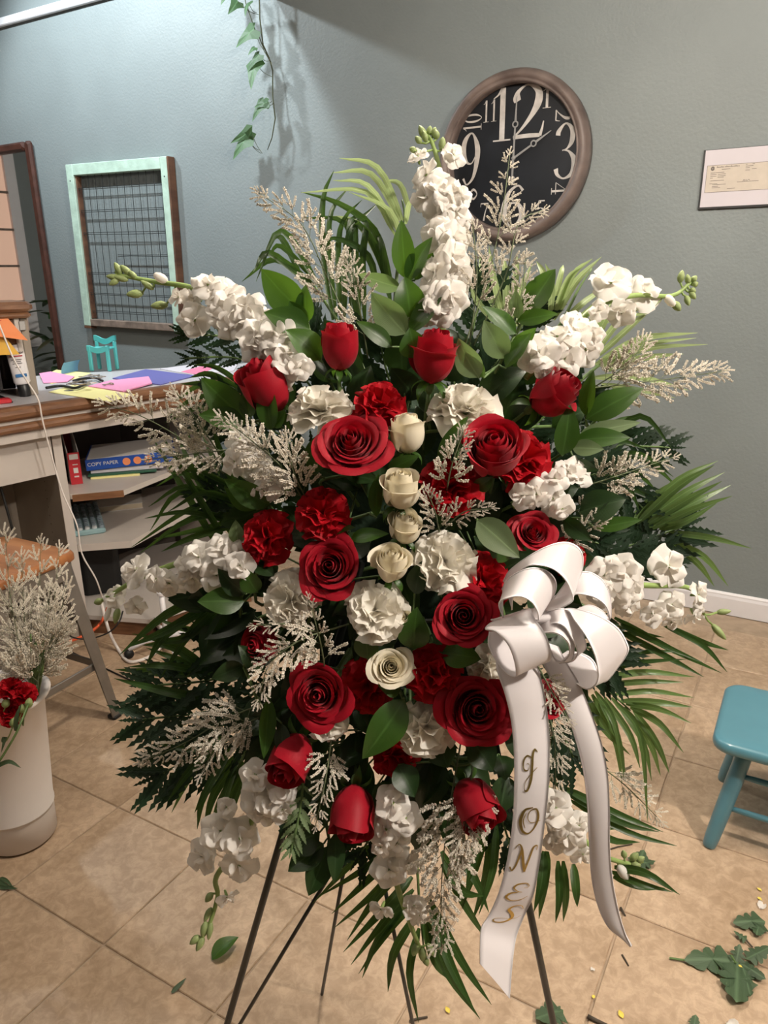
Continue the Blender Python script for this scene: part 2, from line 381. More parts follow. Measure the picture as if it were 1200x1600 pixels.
# ================================================================ WALL CLOCK
GL = {
 '1': [[(.52, .98, .10), (.52, .02, .10)], [(.16, .80, .012), (.34, .86, .03), (.50, .97, .06)], [(.18, .02, .025), (.86, .02, .025)]],
 '2': [[(.20, .70, .10), (.17, .76, .11), (.22, .88, .05), (.48, .98, .025), (.76, .86, .09), (.78, .66, .11), (.62, .44, .07), (.34, .20, .035), (.10, .05, .02)], [(.10, .05, .05), (.50, .06, .055), (.86, .05, .05)], [(.86, .04, .05), (.92, .18, .03), (.95, .30, .015)]],
 '3': [[(.16, .78, .09), (.20, .86, .08), (.45, .98, .03), (.72, .86, .09), (.72, .66, .09), (.55, .54, .03), (.36, .51, .02)], [(.40, .52, .02), (.64, .48, .04), (.86, .32, .11), (.80, .10, .09), (.48, .01, .03), (.22, .08, .06), (.14, .19, .09)]],
 '4': [[(.70, .98, .085), (.70, .02, .085)], [(.66, .96, .02), (.36, .62, .018), (.04, .28, .018)], [(.04, .28, .03), (.95, .28, .03)], [(.45, .02, .025), (.95, .02, .025)]],
 '5': [[(.26, .97, .05), (.82, .97, .06)], [(.26, .97, .03), (.22, .54, .02)], [(.22, .54, .02), (.48, .62, .04), (.82, .46, .10), (.80, .16, .09), (.46, .02, .03), (.20, .10, .07)]],
 '6': [[(.84, .86, .05), (.66, .98, .03), (.36, .84, .06), (.20, .52, .11), (.20, .26, .11), (.44, .02, .03), (.74, .12, .09), (.84, .32, .11), (.70, .54, .06), (.46, .58, .025), (.26, .44, .02)]],
 '7': [[(.08, .94, .05), (.88, .94, .06)], [(.88, .94, .03), (.58, .50, .04), (.42, .02, .08)], [(.10, .96, .03), (.08, .76, .015)]],
 '8': [[(.5, .54, .04), (.22, .74, .08), (.5, .98, .03), (.78, .74, .08), (.5, .54, .05), (.14, .26, .09), (.5, .02, .03), (.86, .26, .10), (.5, .54, .04)]],
 '0': [[(.5, .99, .025), (.18, .72, .09), (.16, .28, .10), (.5, .01, .025), (.84, .28, .10), (.82, .72, .09), (.5, .99, .025)]],
}
GL['9'] = [[(1 - x, 1 - y, w_) for x, y, w_ in s] for s in GL['6']]
def numeral(chars, x0, y0, x1, y1, rot=0):
    """text block filling the box; rot -1 = turned clockwise, 1 = counter-clockwise"""
    mb = MB(); k = len(chars); cx, cy = (x0 + x1) / 2, (y0 + y1) / 2; bw, bh = (x1 - x0, y1 - y0) if rot == 0 else (y1 - y0, x1 - x0)
    cw = bw / k; Mr = T((cx, cy, 0)) @ M4.Rotation(rot * math.pi / 2, 4, 'Z')
    for q, ch in enumerate(chars):
        for s in GL[ch]:
            stroke(mb, [(-bw / 2 + (q + x) * cw, -bh / 2 + y * bh, w_ * min(cw, bh * .7) * 1.0) for x, y, w_ in s], Mr, n=6, th=.0012)
    return mb.build('numeral', 'silver')
ca = (wa(688, 245, .055)[0] + wa(918, 238, .055)[0]) / 2; cz = (wa(803, 103, .055)[1] + wa(792, 379, .055)[1]) / 2
CRAD = .335
clock = thing('wall_clock', 'large round wall clock with black face, silver numerals and weathered wooden rim', 'clock', at_wall(ca, BW, cz))
CF = wall_frame(ca, cz, .0)
rim = part('rim', MB().lathe([(.282, .010), (.280, .050), (.283, .062), (.289, .066), (.292, .062), (.297, .070), (.308, .076), (.320, .072), (.326, .062), (.331, .052), (CRAD, .040), (CRAD - .002, .002), (.282, .002)], 72).build('rim', 'woodclock', True), clock, CF)
part('face', MB().lathe([(0, .013), (.285, .013), (.285, .004), (0, .004)], 64).build('face', 'face'), clock, CF)
for ch, x0, y0, x1, y1, r in (('1', -.118, .070, -.002, .278, 0), ('2', -.022, .070, .132, .278, 0), ('3', .172, -.095, .278, .118, 0), ('9', -.250, -.095, -.150, .118, 0), ('6', -.060, -.278, .068, -.105, 0),
        ('1', .108, .178, .160, .258, 0), ('11', -.150, .150, -.080, .236, 0), ('2', .172, .122, .245, .172, -1), ('4', .172, -.155, .240, -.105, -1),
        ('5', .108, -.252, .155, -.172, 0), ('7', -.150, -.245, -.105, -.168, 0), ('10', -.240, .118, -.152, .190, 1), ('8', -.236, -.158, -.165, -.105, 1)):
    part('numeral', numeral(ch, x0, y0, x1, y1, r), clock, CF @ T((0, 0, .0131)))
def hand(name, ang, ln, ring, tail, w_):
    mb = MB(); Mr = M4.Rotation(-ang, 4, 'Z')
    stroke(mb, [(0, 0, w_), (0, ring - .011, w_ * .8)], Mr, 1); stroke(mb, [(0, ring + .011, w_ * 1.1), (0, ln, w_ * .35)], Mr, 1)
    stroke(mb, [(.011 * math.cos(a), ring + .011 * math.sin(a), .0028) for a in np.linspace(0, 2 * math.pi, 13)], Mr, 2)
    if tail:
        stroke(mb, [(0, 0, w_), (0, -tail, w_)], Mr, 1); mb.prism([(.016 * math.cos(a), -tail + .016 * math.sin(a)) for a in np.linspace(0, 2 * math.pi, 21)[:-1]], 0, .0014, Mr)
    return mb.build(name, 'pewter')
part('minute_hand', hand('minute_hand', math.radians(1.5), .235, .13, .085, .0045), clock, CF @ T((0, 0, .019)))
part('hour_hand', hand('hour_hand', math.radians(60), .185, .10, 0, .0045), clock, CF @ T((0, 0, .017)))
part('hub', MB().lathe([(0, .022), (.008, .021), (.008, .013)], 16).build('hub', 'pewter'), clock, CF)

# ================================================================ PRINTED DOCUMENT
doc = thing('wall_document', 'white sheet with a cream printed cheque mounted on black board at right', 'document', at_wall(-.491 + .14, BW, 1.765))
DF = wall_frame(-.491, 1.662, 0)
part('board', MB().box((.14, .103, .006), (.285, .210, .011), bev=.001).build('board', 'blackedge'), doc, DF)
part('sheet', MB().box((.1425, .106, .0121), (.276, .200, .0008)).build('sheet', 'paper_w'), doc, DF)
mb = MB().box((.132, .105, .0127), (.232, .094, .0006)); part('cheque', mb.build('cheque', 'paper_c'), doc, DF)
mb = MB(); DZ = .0131
def dline(x0, y, x1, w_=.0007): stroke(mb, [(x0, y, w_), (x1, y, w_)], T((0, 0, DZ)), 1, .0002)
for p0, p1 in (((.016, .058), (.248, .058)), ((.016, .152), (.248, .152))): dline(p0[0], p0[1], p1[0], .0006)
for x in (.016, .248): stroke(mb, [(x, .058, .0006), (x, .152, .0006)], T((0, 0, DZ)), 1, .0002)
stroke(mb, [(.036 + .004 * math.cos(a), .141 + .005 * math.sin(a), .0028) for a in np.linspace(0, 6.28, 9)], T((0, 0, DZ)), 2, .0002)
for k in range(15):
    x = .050 + k * .0052 + (.002 if k > 4 else 0); stroke(mb, [(x, .143, .0009), (x + .0016, .146 if k % 3 else .148, .0007), (x + .0034, .143, .0009)], T((0, 0, DZ)), 2, .0002)
for x0, y, x1 in ((.068, .1365, .098), (.030, .126, .078), (.030, .120, .052), (.056, .120, .084), (.030, .114, .052), (.056, .114, .084), (.030, .108, .040), (.056, .109, .078), (.032, .098, .080), (.030, .088, .058), (.040, .084, .088), (.040, .078, .062), (.040, .073, .070), (.094, .068, .122),
      (.150, .148, .155), (.172, .148, .180), (.150, .142, .176), (.150, .136, .164), (.172, .131, .188), (.150, .128, .166), (.126, .089, .200)): dline(x0, y, x1, .0008 if y > .09 else .0007)
stroke(mb, [(.146, .090, .0008), (.150, .097, .0007), (.152, .091, .0007), (.157, .095, .0007), (.160, .091, .0007), (.166, .096, .0007), (.170, .091, .0007)], T((0, 0, DZ)), 4, .0002)
part('print', mb.build('print', 'ink'), doc, DF)

# ================================================================ OLD WINDOW SASH WITH WIRE GRID
fa0, fz1 = wa(100, 260, .055); fa1, _ = wa(258, 253, .055); _, fz0 = wa(138, 511, .055)
sw, sh = fa1 - fa0, fz1 - fz0
sash = thing('window_sash', 'old mint green wooden window sash strung with wire, hanging on wall', 'frame', at_wall((fa0 + fa1) / 2, BW, fz0))
SF = wall_frame((fa0 + fa1) / 2, (fz0 + fz1) / 2, 0) @ M4.Rotation(math.radians(-1.2), 4, 'Z')
def rail(name, x0, x1, y0, y1, m, bev=.003):
    o = part(name, MB().box(((x0 + x1) / 2, (y0 + y1) / 2, .030), (x1 - x0, y1 - y0, .050), bev=bev).build(name, m), sash, SF); return o
hx, hy = sw / 2, sh / 2
rail('stile', -hx, -hx + .060, -hy, hy, ['mint'] and 'mint'); rail('stile', hx - .050, hx, -hy, hy, 'mint')
rail('top_rail', -hx + .061, hx - .051, hy - .062, hy, 'mint'); rail('bottom_rail', -hx + .061, hx - .051, -hy, -hy + .042, 'greywood')
part('side_strip', MB().box((hx + .0065, 0, .029), (.012, sh, .052), bev=.002).build('side_strip', 'oldwood'), sash, SF, 'bare brown wood edge strip')
part('side_strip', MB().box((-hx + .066, -.01, .024), (.011, sh - .11, .036), bev=.002).build('side_strip', 'oldwood'), sash, SF)
part('corner_block', MB().box((-hx + .028, -hy - .008, .030), (.058, .016, .05), bev=.002).build('corner_block', 'oldwood'), sash, SF)
for k in range(12):
    x = -hx + .10 + (sw - .17) * k / 11; j1, j2 = R.uniform(-.004, .004), R.uniform(-.004, .004)
    part('wire', MB().tube([(x, -hy + .043, .030), (x + j1, -hy * .3, .033), (x + j2, hy * .4, .033), (x, hy - .063, .030)], .0019, 5).build('wire', 'wire'), sash, SF)
for y, x0 in ((.33, -1), (.205, -1), (.08, -1), (-.045, .0), (-.15, -1), (-.27, -1), (-.375, -1)):
    for dy in (-.004, .005):
        xs = -hx + .074 if x0 < 0 else -.06
        part('wire', MB().tube([(xs, y * sh / .93 + dy, .037), (0.05, y * sh / .93 + dy + R.uniform(-.003, .003), .037), (hx - .052, y * sh / .93 + dy, .037)], .0018, 5).build('wire', 'wire'), sash, SF)
for x, y in ((-hx + .03, hy - .09), (hx - .024, hy - .1)):
    part('nail', MB().lathe([(0, .0565), (.004, .0560), (.004, .054)], 8, T((x, y, 0))).build('nail', 'blackedge'), sash, SF)

# ================================================================ MIRROR
ma, mz = wa(44, 219, .04)
mirr = thing('wall_mirror', 'tall mirror in dark mahogany frame at the left edge of the wall', 'mirror', at_wall(ma - .4, BW, .45))
MF = wall_frame(ma, mz, 0) @ M4.Rotation(math.radians(.3), 4, 'Z')
def mould(name, c, d): part(name, MB().box(c, d, bev=.012).build(name, 'mahog'), mirr, MF)
mh = mz - .45
mould('stile', (-.028, -mh / 2, .022), (.056, mh, .036)); mould('top_rail', (-.44, -.026, .022), (.764, .052, .036))
mould('stile', (-.852, -mh / 2, .022), (.056, mh, .036)); mould('bottom_rail', (-.44, -mh + .026, .022), (.764, .052, .036))
part('glass', MB().box((-.44, -mh / 2, .010), (.78, mh - .09, .008)).build('glass', 'mirror'), mirr, MF)

# ================================================================ PLANT SEEN IN THE MIRROR
def leaf_shape(wd_, fold=.12, arch=.1, tip=1.0, nu=4, nv=9, name='leaf', m='ruscus', twist=0, wave=0, serr=0):
    def f(u, v):
        hw = wd_ * (math.sin(math.pi * min(1, v ** .82)) ** .85 if 0 < v < 1 else 0) * (1 - .12 * v * tip)
        if serr: hw *= 1 - serr * ((v * 7) % 1)
        z = abs(u) * fold * hw / wd_ * wd_ * 2 - arch * 4 * (v - .5) ** 2 * .5 + arch * .5 + wave * math.sin(v * 9 + u * 2) * hw
        x = u * hw; a = twist * (v - .5); return (x * math.cos(a) - 0 * z, v, z + x * math.sin(a))
    return grid(name, f, nu, nv, m)
pl = thing('potted_plant', 'leafy green potted plant reflected in the mahogany framed mirror', 'plant', at_wall(-5.55, 2.3, 0))
PF = frame(at_wall(-5.55, 2.3, 0), WX, WN, UP)
part('pot', MB().lathe([(0, .0), (.13, 0), (.17, .30), (.18, .31), (.18, .34), (.16, .34), (.15, .30), (0, .29)], 20).build('pot', 'darkin', True), pl, PF)
lm = leaf_shape(.22, m='leafdark')
for k in range(70):
    a = R.uniform(0, 6.28); r = R.uniform(.0, .22); z = R.uniform(.45, 1.25); d = V((math.cos(a), math.sin(a), R.uniform(-.5, .5))).normalized()
    x = d.cross(UP).normalized(); L_ = R.uniform(.2, .32)
    part('leaf', lm, pl, PF @ frame((r * math.cos(a), r * math.sin(a), z), x * L_, d * L_, x.cross(d) * L_))
part('stem', MB().tube([(0, 0, .29), (.02, .01, .7), (0, .02, 1.2)], [.02, .015, .005], 6).build('stem', 'ivystem'), pl, PF)

# ================================================================ IVY
ivy = thing('ivy_vine', 'trailing green ivy vine hanging down the wall from above', 'vine', W(415, 0, .10))
def IW(u, v, off=.10): return W(u, v, off)
vp = [(404, -60), (405, -10), (406, 30), (411, 70), (421, 92), (426, 110), (426, 150), (430, 185), (425, 215), (418, 234)]
part('stem', MB().tube([IW(u, v, .08 + .02 * math.sin(k)) for k, (u, v) in enumerate(vp)], [.0035] * 8 + [.0028, .002], 6).build('stem', 'ivystem', True), ivy)
part('stem', MB().tube([IW(u, v, .09) for u, v in [(378, -30), (384, 5), (391, 25), (398, 45), (406, 60), (413, 80), (423, 97)]], .0025, 6).build('stem', 'ivystem', True), ivy)
def ivy_leaf_mesh():
    out = [(0, 0), (.30, -.14), (.52, .06), (.34, .26), (.26, .40), (.14, .72), (0, 1.0), (-.14, .72), (-.26, .40), (-.34, .26), (-.52, .06), (-.30, -.14)]
    vs = [(0, .22, .04)] + [(x, y, -.16 * abs(x) + .10 * math.sin(y * 3)) for x, y in out]; n_ = len(out)
    return mesh('leaf', vs, [(0, 1 + i, 1 + (i + 1) % n_) for i in range(n_)], 'ivy', False, [(.5, .3)] + [(.5 + x * .9, y) for x, y in out])
il = ivy_leaf_mesh()
for (u0, v0, u1, v1, s, nu_, nv_) in ((372, 2, 366, 10, 24, 404, 23), (388, 4, 385, 19, 20, 401, 20), (397, 45, 372, 72, 34, 413, 80), (398, 74, 390, 84, 14, 412, 88), (398, 97, 395, 122, 36, 425, 120), (405, 85, 388, 112, 24, 421, 95), (412, 158, 397, 186, 30, 425, 158), (418, 160, 398, 168, 20, 428, 160), (386, 215, 366, 248, 36, 408, 240), (392, 205, 360, 224, 24, 410, 240), (388, 216, 392, 204, 22, 405, 235), (360, -18, 350, 0, 24, 380, -20)):
    A, B = IW(u0, v0, .11), IW(u1, v1, .13); y = B - A; ln = max(y.length, s * 4.2 / F); y = y.normalized(); x = y.cross(-WN + V((R.uniform(-.5, .5), 0, R.uniform(-.3, .3)))).normalized(); z = x.cross(y)
    wl = s * 4.3 / F
    part('leaf', il, ivy, frame(A, x * wl * .8, y * ln, z * wl))
    mid = (IW(nu_, nv_, .09) + A) / 2 + V((0, 0, -.012))
    part('leaf_stalk', MB().tube([V(q) for q in cr([IW(nu_, nv_, .09), mid, A], 4)], .0014, 5).build('leaf_stalk', 'ivystem'), ivy)

# ================================================================ TEAL CHILD CHAIR (right)
chair = thing('child_stool', 'small teal painted wooden stool with turned legs standing on the tiles', 'stool', at_wall(.08, 1.95, 0))
HF = frame(at_wall(0, 0, 0), WX, WN, UP)
def rrect(x0, x1, y0, y1, r, k=6):
    out = []
    for cx, cy, a0 in ((x1 - r, y1 - r, 0), (x0 + r, y1 - r, 90), (x0 + r, y0 + r, 180), (x1 - r, y0 + r, 270)):
        for i in range(k + 1): a = math.radians(a0 + 90 * i / k); out.append((cx + r * math.cos(a), cy + r * math.sin(a)))
    return out
mb = MB(); rings = []
for ins, z in ((.012, .288), (.002, .292), (0, .300), (.001, .312), (.006, .318), (.016, .321), (.05, .3205), (.10, .318)):
    rings.append([(x, y, z) for x, y in rrect(-.098 + ins, .26 - ins, 1.782 + ins, 2.115 - ins, max(.05 - ins * .4, .02))])
k_ = len(rings[0]); vs = [p for r_ in rings for p in r_]; fs = [tuple(reversed(range(k_))), tuple(range((len(rings) - 1) * k_, len(rings) * k_))]
for i in range(len(rings) - 1):
    for q in range(k_): fs.append((i * k_ + q, i * k_ + (q + 1) % k_, (i + 1) * k_ + (q + 1) % k_, (i + 1) * k_ + q))
part('seat', mb.add(vs, fs).build('seat', 'teal', True), chair, HF)
legs_ = []
for sx, sy in ((0, 0), (1, 0), (0, 1), (1, 1)):
    tx, ty = (-.015 if sx == 0 else .178), (1.858 if sy == 0 else 2.04); fx, fy = (-.068 if sx == 0 else .232), (1.792 if sy == 0 else 2.10)
    leg = lambda z, tx=tx, ty=ty, fx=fx, fy=fy: (fx + (tx - fx) * z / .29, fy + (ty - fy) * z / .29, z)
    legs_.append(leg)
    part('leg', MB().tube([leg(z) for z in (0, .004, .03, .12, .2, .25, .289)], [.0145, .0165, .0185, .0205, .021, .020, .018], 14).build('leg', 'teal', True), chair, HF)
for p, q, z in ((0, 1, .205), (0, 1, .115), (0, 2, .15), (1, 3, .15), (2, 3, .18)):
    A, B = legs_[p](z), legs_[q](z); mid = tuple((A[i] + B[i]) / 2 for i in range(3))
    part('stretcher', MB().tube([A, tuple((A[i] * .8 + B[i] * .2) for i in range(3)), mid, tuple((A[i] * .2 + B[i] * .8) for i in range(3)), B], [.006, .008, .0085, .008, .006], 10).build('stretcher', 'teal', True), chair, HF)

# ================================================================ METAL STOOL WITH WOODEN SEAT (left)
dg = V((-.954, -.30, 0)).normalized(); sc = V((-.968, 2.205, 0)) + dg * .250
stool = thing('bar_stool', 'gunmetal bar stool with honey brown wooden seat beside the desk', 'stool', sc)
ex = (-dg + V((.30, -.954, 0))).normalized(); ey = UP.cross(ex); ex = ex; KF = frame(sc, ex, ey, UP)
mb = MB(); rings = []
for ins, z in ((.006, .588), (0, .594), (0, .610), (.004, .618), (.012, .621), (.08, .616), (.15, .608)):
    rings.append([(x, y, z) for x, y in rrect(-.175 + ins, .175 - ins, -.175 + ins, .175 - ins, max(.035 - ins * .1, .006))])
k_ = len(rings[0]); vs = [p for r_ in rings for p in r_]; fs = [tuple(reversed(range(k_))), tuple(range((len(rings) - 1) * k_, len(rings) * k_))]
for i in range(len(rings) - 1):
    for q in range(k_): fs.append((i * k_ + q, i * k_ + (q + 1) % k_, (i + 1) * k_ + (q + 1) % k_, (i + 1) * k_ + q))
part('seat', mb.add(vs, fs).build('seat', 'seatwood', True), stool, KF)
mb = MB()
for s in (-1, 1):
    mb.box((0, s * .158, .560), (.30, .012, .055), bev=.003); mb.box((s * .158, 0, .560), (.012, .30, .055), bev=.003)
part('apron', mb.build('apron', 'gunmetal'), stool, KF)
for sx in (-1, 1):
    for sy in (-1, 1):
        mb = MB(); secs = []
        for z, wd_ in ((.586, .052), (.45, .046), (.2, .038), (.012, .032)):
            c = .155 + .062 * (1 - z / .586); t_ = .006
            p = [(c, c), (c - wd_, c), (c - wd_, c - t_), (c - t_, c - t_), (c - t_, c - wd_), (c, c - wd_)]
            secs += [(sx * x, sy * y, z) for x, y in p]
        fs = [tuple(range(6)), tuple(range(18, 24))]
        for k in range(3):
            for i in range(6): fs.append((k * 6 + i, k * 6 + (i + 1) % 6, k * 6 + 6 + (i + 1) % 6, k * 6 + 6 + i))
        lg = part('leg', mb.add(secs, fs).build('leg', 'gunmetal'), stool, KF)
        c = (.155 + .062) - .016
        part('rubber_foot', MB().box((sx * c, sy * c, .008), (.036, .036, .016), bev=.004).build('rubber_foot', 'rubber'), lg, KF)
for s in (-1, 1):
    c = .155 + .062 * (1 - .21 / .586) - .014
    part('footrest', MB().box((0, s * c, .21), (2 * c - .02, .008, .026), bev=.002).build('footrest', 'gunmetal'), stool, KF)
    part('footrest', MB().box((s * c, 0, .21), (.008, 2 * c - .02, .026), bev=.002).build('footrest', 'gunmetal'), stool, KF)

# ================================================================ DESK
ZT = 1.0
f1 = G(75, 630, ZT); f2 = G(295, 599.5, ZT); f0 = G(0, 641, ZT); e1 = (f2 - f1).normalized(); e0 = (f0 - f1).normalized()
f3 = f1 + e1 * .95; fL = f1 + e0 * .75
b0, b1, b2 = G(60, 587, ZT), G(250, 575, ZT), G(356, 570, ZT); b3 = f3 + (b2 - f2) * .9
dn = V((-e1.y, e1.x, 0)); dl = V((e0.y, -e0.x, 0)); dl = dl if dl.dot(dn) > 0 else -dl
bL = fL + dl * .9
desk = thing('reception_desk', 'grey laminate reception desk with oak moulded edge and open shelves', 'desk', V((-1.27, 2.82, 0)))
xy = lambda p: (p.x, p.y)
top_poly = [xy(p) for p in (fL, f1, f3, b3, b2, b1, b0, bL)]
part('desktop', MB().prism(top_poly, ZT - .025, ZT).build('desktop', 'lamtop'), desk)
def edge_band(name, off, z0, z1, m, bulge=0):
    path = [fL, f1, f3]; nrm = [-dl, -(dl + dn).normalized() / max(.3, (dl + dn).normalized().dot(dn)), -dn]
    prof = [(off - .045, z0), (off, z0)] + ([(off + bulge * .7, z0 + (z1 - z0) * .2), (off + bulge, (z0 + z1) / 2), (off + bulge * .7, z0 + (z1 - z0) * .8)] if bulge else []) + [(off, z1), (off - .045, z1)]
    vs = [V((p.x, p.y, 0)) + nn * d + UP * z for p, nn in zip(path, nrm) for d, z in prof]; k = len(prof); fs = [tuple(range(k)), tuple(range(2 * k, 3 * k))]
    for i in range(2):
        for q in range(k): fs.append((i * k + q, i * k + (q + 1) % k, (i + 1) * k + (q + 1) % k, (i + 1) * k + q))
    part(name, MB().add(vs, fs).build(name, m), desk)
edge_band('edge_moulding', .004, ZT - .044, ZT + .001, 'oak', .014); edge_band('edge_strip', -.006, ZT - .058, ZT - .045, 'lam')
edge_band('edge_moulding', .000, ZT - .092, ZT - .059, 'oak', .012); edge_band('apron', -.010, ZT - .125, ZT - .093, 'lam')
P0 = V((-1.262, 2.822, 0))                                       # the divider's front edge
def upright(name, o, along, thick, depth, ddir, z0, z1, m):
    q = [o, o + along * thick, o + along * thick + ddir * depth, o + ddir * depth]
    return part(name, MB().prism([xy(p) for p in q], z0, z1).build(name, m), desk)
upright('divider_panel', P0 - e1 * .018, e1, .036, .50, dn, 0, ZT - .126, 'lam')
upright('side_panel', P0 - e1 * .0195, e1, .001, .47, dn, .06, ZT - .13, 'beige')
for k in range(12): 
    q = P0 - e1 * .0202 + dn * .12
    part('shelf_hole', MB().lathe([(0, .0012), (.003, .0008), (.003, 0)], 6, frame((q.x, q.y, .30 + k * .036), dn, UP, -e1)).build('shelf_hole', 'darkin'), desk)
dr = upright('drawer_front', P0 - e1 * .022 - e1 * .0 + e0 * .004 - dn * .004, e0, .55, .02, dl, .712, ZT - .132, 'lam')
upright('pedestal_back', P0 + dn * .44 - e0 * .02, e0, .75, .02, dl, 0, ZT - .13, 'beige')
upright('pedestal_base', P0 - e1 * .03, e0, .55, .45, dl, 0, .07, 'beige')
s1 = [G(100, 775, .62), G(193, 766, .62), G(265, 737, .62), G(350, 712, .62)]
inner = [V((-.98, 3.80, 0)), V((-1.3, 3.62, 0)), P0 + dn * .49]
part('shelf', MB().prism([xy(p) for p in [P0 + e1 * .02] + s1[1:] + inner], .598, .62).build('shelf', 'lam'), desk)
q0, q1 = V((s1[0].x, s1[0].y, 0)), V((s1[1].x, s1[1].y, 0)); dd = (q1 - q0).normalized(); nn = V((dd.y, -dd.x, 0))
part('shelf_edge', MB().prism([xy(q0 + dd * .03), xy(q1), xy(q1 + nn * .006), xy(q0 + dd * .03 + nn * .006)], .594, .621).build('shelf_edge', 'oak'), desk, None, 'brown wood shelf edge')
s2 = [G(120, 852, .405), G(205, 845, .405), G(260, 815, .405), G(350, 780, .405)]
part('shelf', MB().prism([xy(p) for p in [P0 + e1 * .02] + s2[1:] + inner], .375, .405).build('shelf', 'lam'), desk)
s3 = [G(128, 975, .09), G(235, 968, .09), G(330, 935, .09), G(400, 915, .09)]
part('base_shelf', MB().prism([xy(p) for p in [P0 + e1 * .02] + s3[1:] + inner], .07, .09).build('base_shelf', 'lam'), desk)
kk = [P0 + e1 * .02 + dn * .03, s3[1] + dn * .04, s3[2] + dn * .04, s3[3] + dn * .04]
part('kick_board', MB().prism([xy(p) for p in kk] + [xy(p + dn * .03) for p in reversed(kk)], 0, .069).build('kick_board', 'oak'), desk)
for i in range(2):
    A, B = inner[i], inner[i + 1]; d = (B - A).normalized(); nn = V((d.y, -d.x, 0))
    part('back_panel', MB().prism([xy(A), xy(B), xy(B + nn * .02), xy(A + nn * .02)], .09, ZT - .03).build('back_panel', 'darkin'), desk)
upright('support_panel', V((-.80, 3.42, 0)), e1, .03, .35, dn, 0, ZT - .1, 'lam')

# hutch on the desk
hp = G(61, 617, ZT); hd = V((-.80, -.60, 0)); hn = V((-.60, .80, 0))
hut = thing('desk_hutch', 'low wooden hutch with dark brown moulded top on the desk', 'hutch', hp)
def hbox(name, s0, s1_, d0, d1, z0, z1, m, bev=.003): part(name, MB().box(((s0 + s1_) / 2, (d0 + d1) / 2, (z0 + z1) / 2), (s1_ - s0, d1 - d0, z1 - z0), bev=bev).build(name, m), hut, frame(hp, hd, hn, UP))
hbox('side_panel', .0, .028, 0, .26, .001, .30, 'beige'); hbox('face_post', .03, .050, -.006, .012, .001, .30, 'lam')
hbox('top_board', -.02, .75, -.035, .28, .318, .356, 'oak', .012); hbox('moulding', -.012, .75, -.026, .275, .296, .318, 'oak', .008)
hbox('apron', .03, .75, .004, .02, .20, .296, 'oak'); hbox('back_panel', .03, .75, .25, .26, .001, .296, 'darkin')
hbox('hook_plate', .012, .034, -.010, -.006, .25, .285, 'pewter')
HFm = frame(hp, hd, hn, UP)
def sticky(label, pts, m, dz=.0):
    """pts in hutch-front coordinates (along, up), hung from its top edge and curled forward at the bottom"""
    zt_ = max(p[1] for p in pts)
    (x0, y0), (x1, y1) = pts[0], pts[2]
    def f(u, v): 
        s = (u + 1) / 2; top = (np.array(pts[0]) * (1 - s) + np.array(pts[1]) * s); bot = (np.array(pts[3]) * (1 - s) + np.array(pts[2]) * s); q = top * (1 - v) + bot * v
        return (q[0], -.012 - dz - .028 * v * v - .006 * s * v, q[1])
    return tag(part('sticky_note', grid('sticky_note', f, 4, 6, m), None, HFm), label, 'note', None)
sticky('amber sticky note under the orange notes on the hutch', [(.23, .245), (.10, .25), (.055, .165), (.20, .170)], 'amber')
sticky('wide orange sticky note with handwriting on the hutch apron', [(.22, .300), (.075, .305), (.02, .215), (.12, .235)], 'peach', .006)
sticky('narrow orange sticky note hanging at the far left of the hutch', [(.31, .285), (.19, .285), (.135, .180), (.27, .165)], 'peach', .012)
mbw = MB()
for r_ in range(3): stroke(mbw, [(.205 - .01 * r_, .290 - r_ * .017, .0012), (.17, .292 - r_ * .017, .0009), (.14, .289 - r_ * .017, .0012), (.095 - .008 * r_, .292 - r_ * .017, .0009)], None, 3)
wr = part('handwriting', mbw.build('handwriting', 'inkred'), bpy.data.objects['sticky_note.001'], HFm @ frame((0, -.0195, 0), V((1, 0, 0)), V((0, 0, 1)), V((0, -1, 0))))

# ointment tube
tb = G(40, 619, ZT); TF_ = frame(tb, V((.93, .37, 0)), UP.cross(V((.93, .37, 0))), UP) @ M4.Rotation(math.radians(-4), 4, 'Y')
tube_o = thing('ointment_tube', 'white ointment tube with red and blue print standing on its dark cap', 'tube', tb)
part('cap', MB().lathe([(0, 0), (.021, 0), (.022, .004), (.022, .044), (.018, .048), (0, .048)], 20).build('cap', 'black', True), tube_o, TF_)
mb = MB(); rings = []; k_ = 20
for z, rx, ry in ((.048, .024, .021), (.056, .030, .023), (.10, .031, .018), (.16, .032, .008), (.185, .0325, .002), (.198, .0325, .0015)):
    rings += [(rx * math.cos(2 * math.pi * q / k_), ry * math.sin(2 * math.pi * q / k_), z) for q in range(k_)]
fs = [tuple(reversed(range(k_))), tuple(range(5 * k_, 6 * k_))]
for i in range(5):
    for q in range(k_): fs.append((i * k_ + q, i * k_ + (q + 1) % k_, (i + 1) * k_ + (q + 1) % k_, (i + 1) * k_ + q))
part('body', MB().add(rings, fs).build('body', 'tube', True), tube_o, TF_)
def lab(me, z, y, nm='print'): part(nm, me, tube_o, TF_ @ frame((0, y, z), V((1, 0, 0)), V((0, .12, .99)), V((0, -1, .12))))
lab(text_mesh('Aquaphor', .0145, 'inkdark'), .168, -.0085, 'lettering')
lab(MB().box((0, 0, 0), (.046, .004, .001)).build('print', 'inkred'), .156, -.0105)
for z, w_ in ((.143, .036), (.136, .028), (.129, .034), (.115, .02)): lab(MB().box((0, 0, 0), (w_, .0022, .0006)).build('print', 'ink'), z, -.0185 + (z - .115) * .22)
lab(MB().box((.004, 0, 0), (.040, .012, .001)).build('print', 'inkblue'), .083, -.0215)

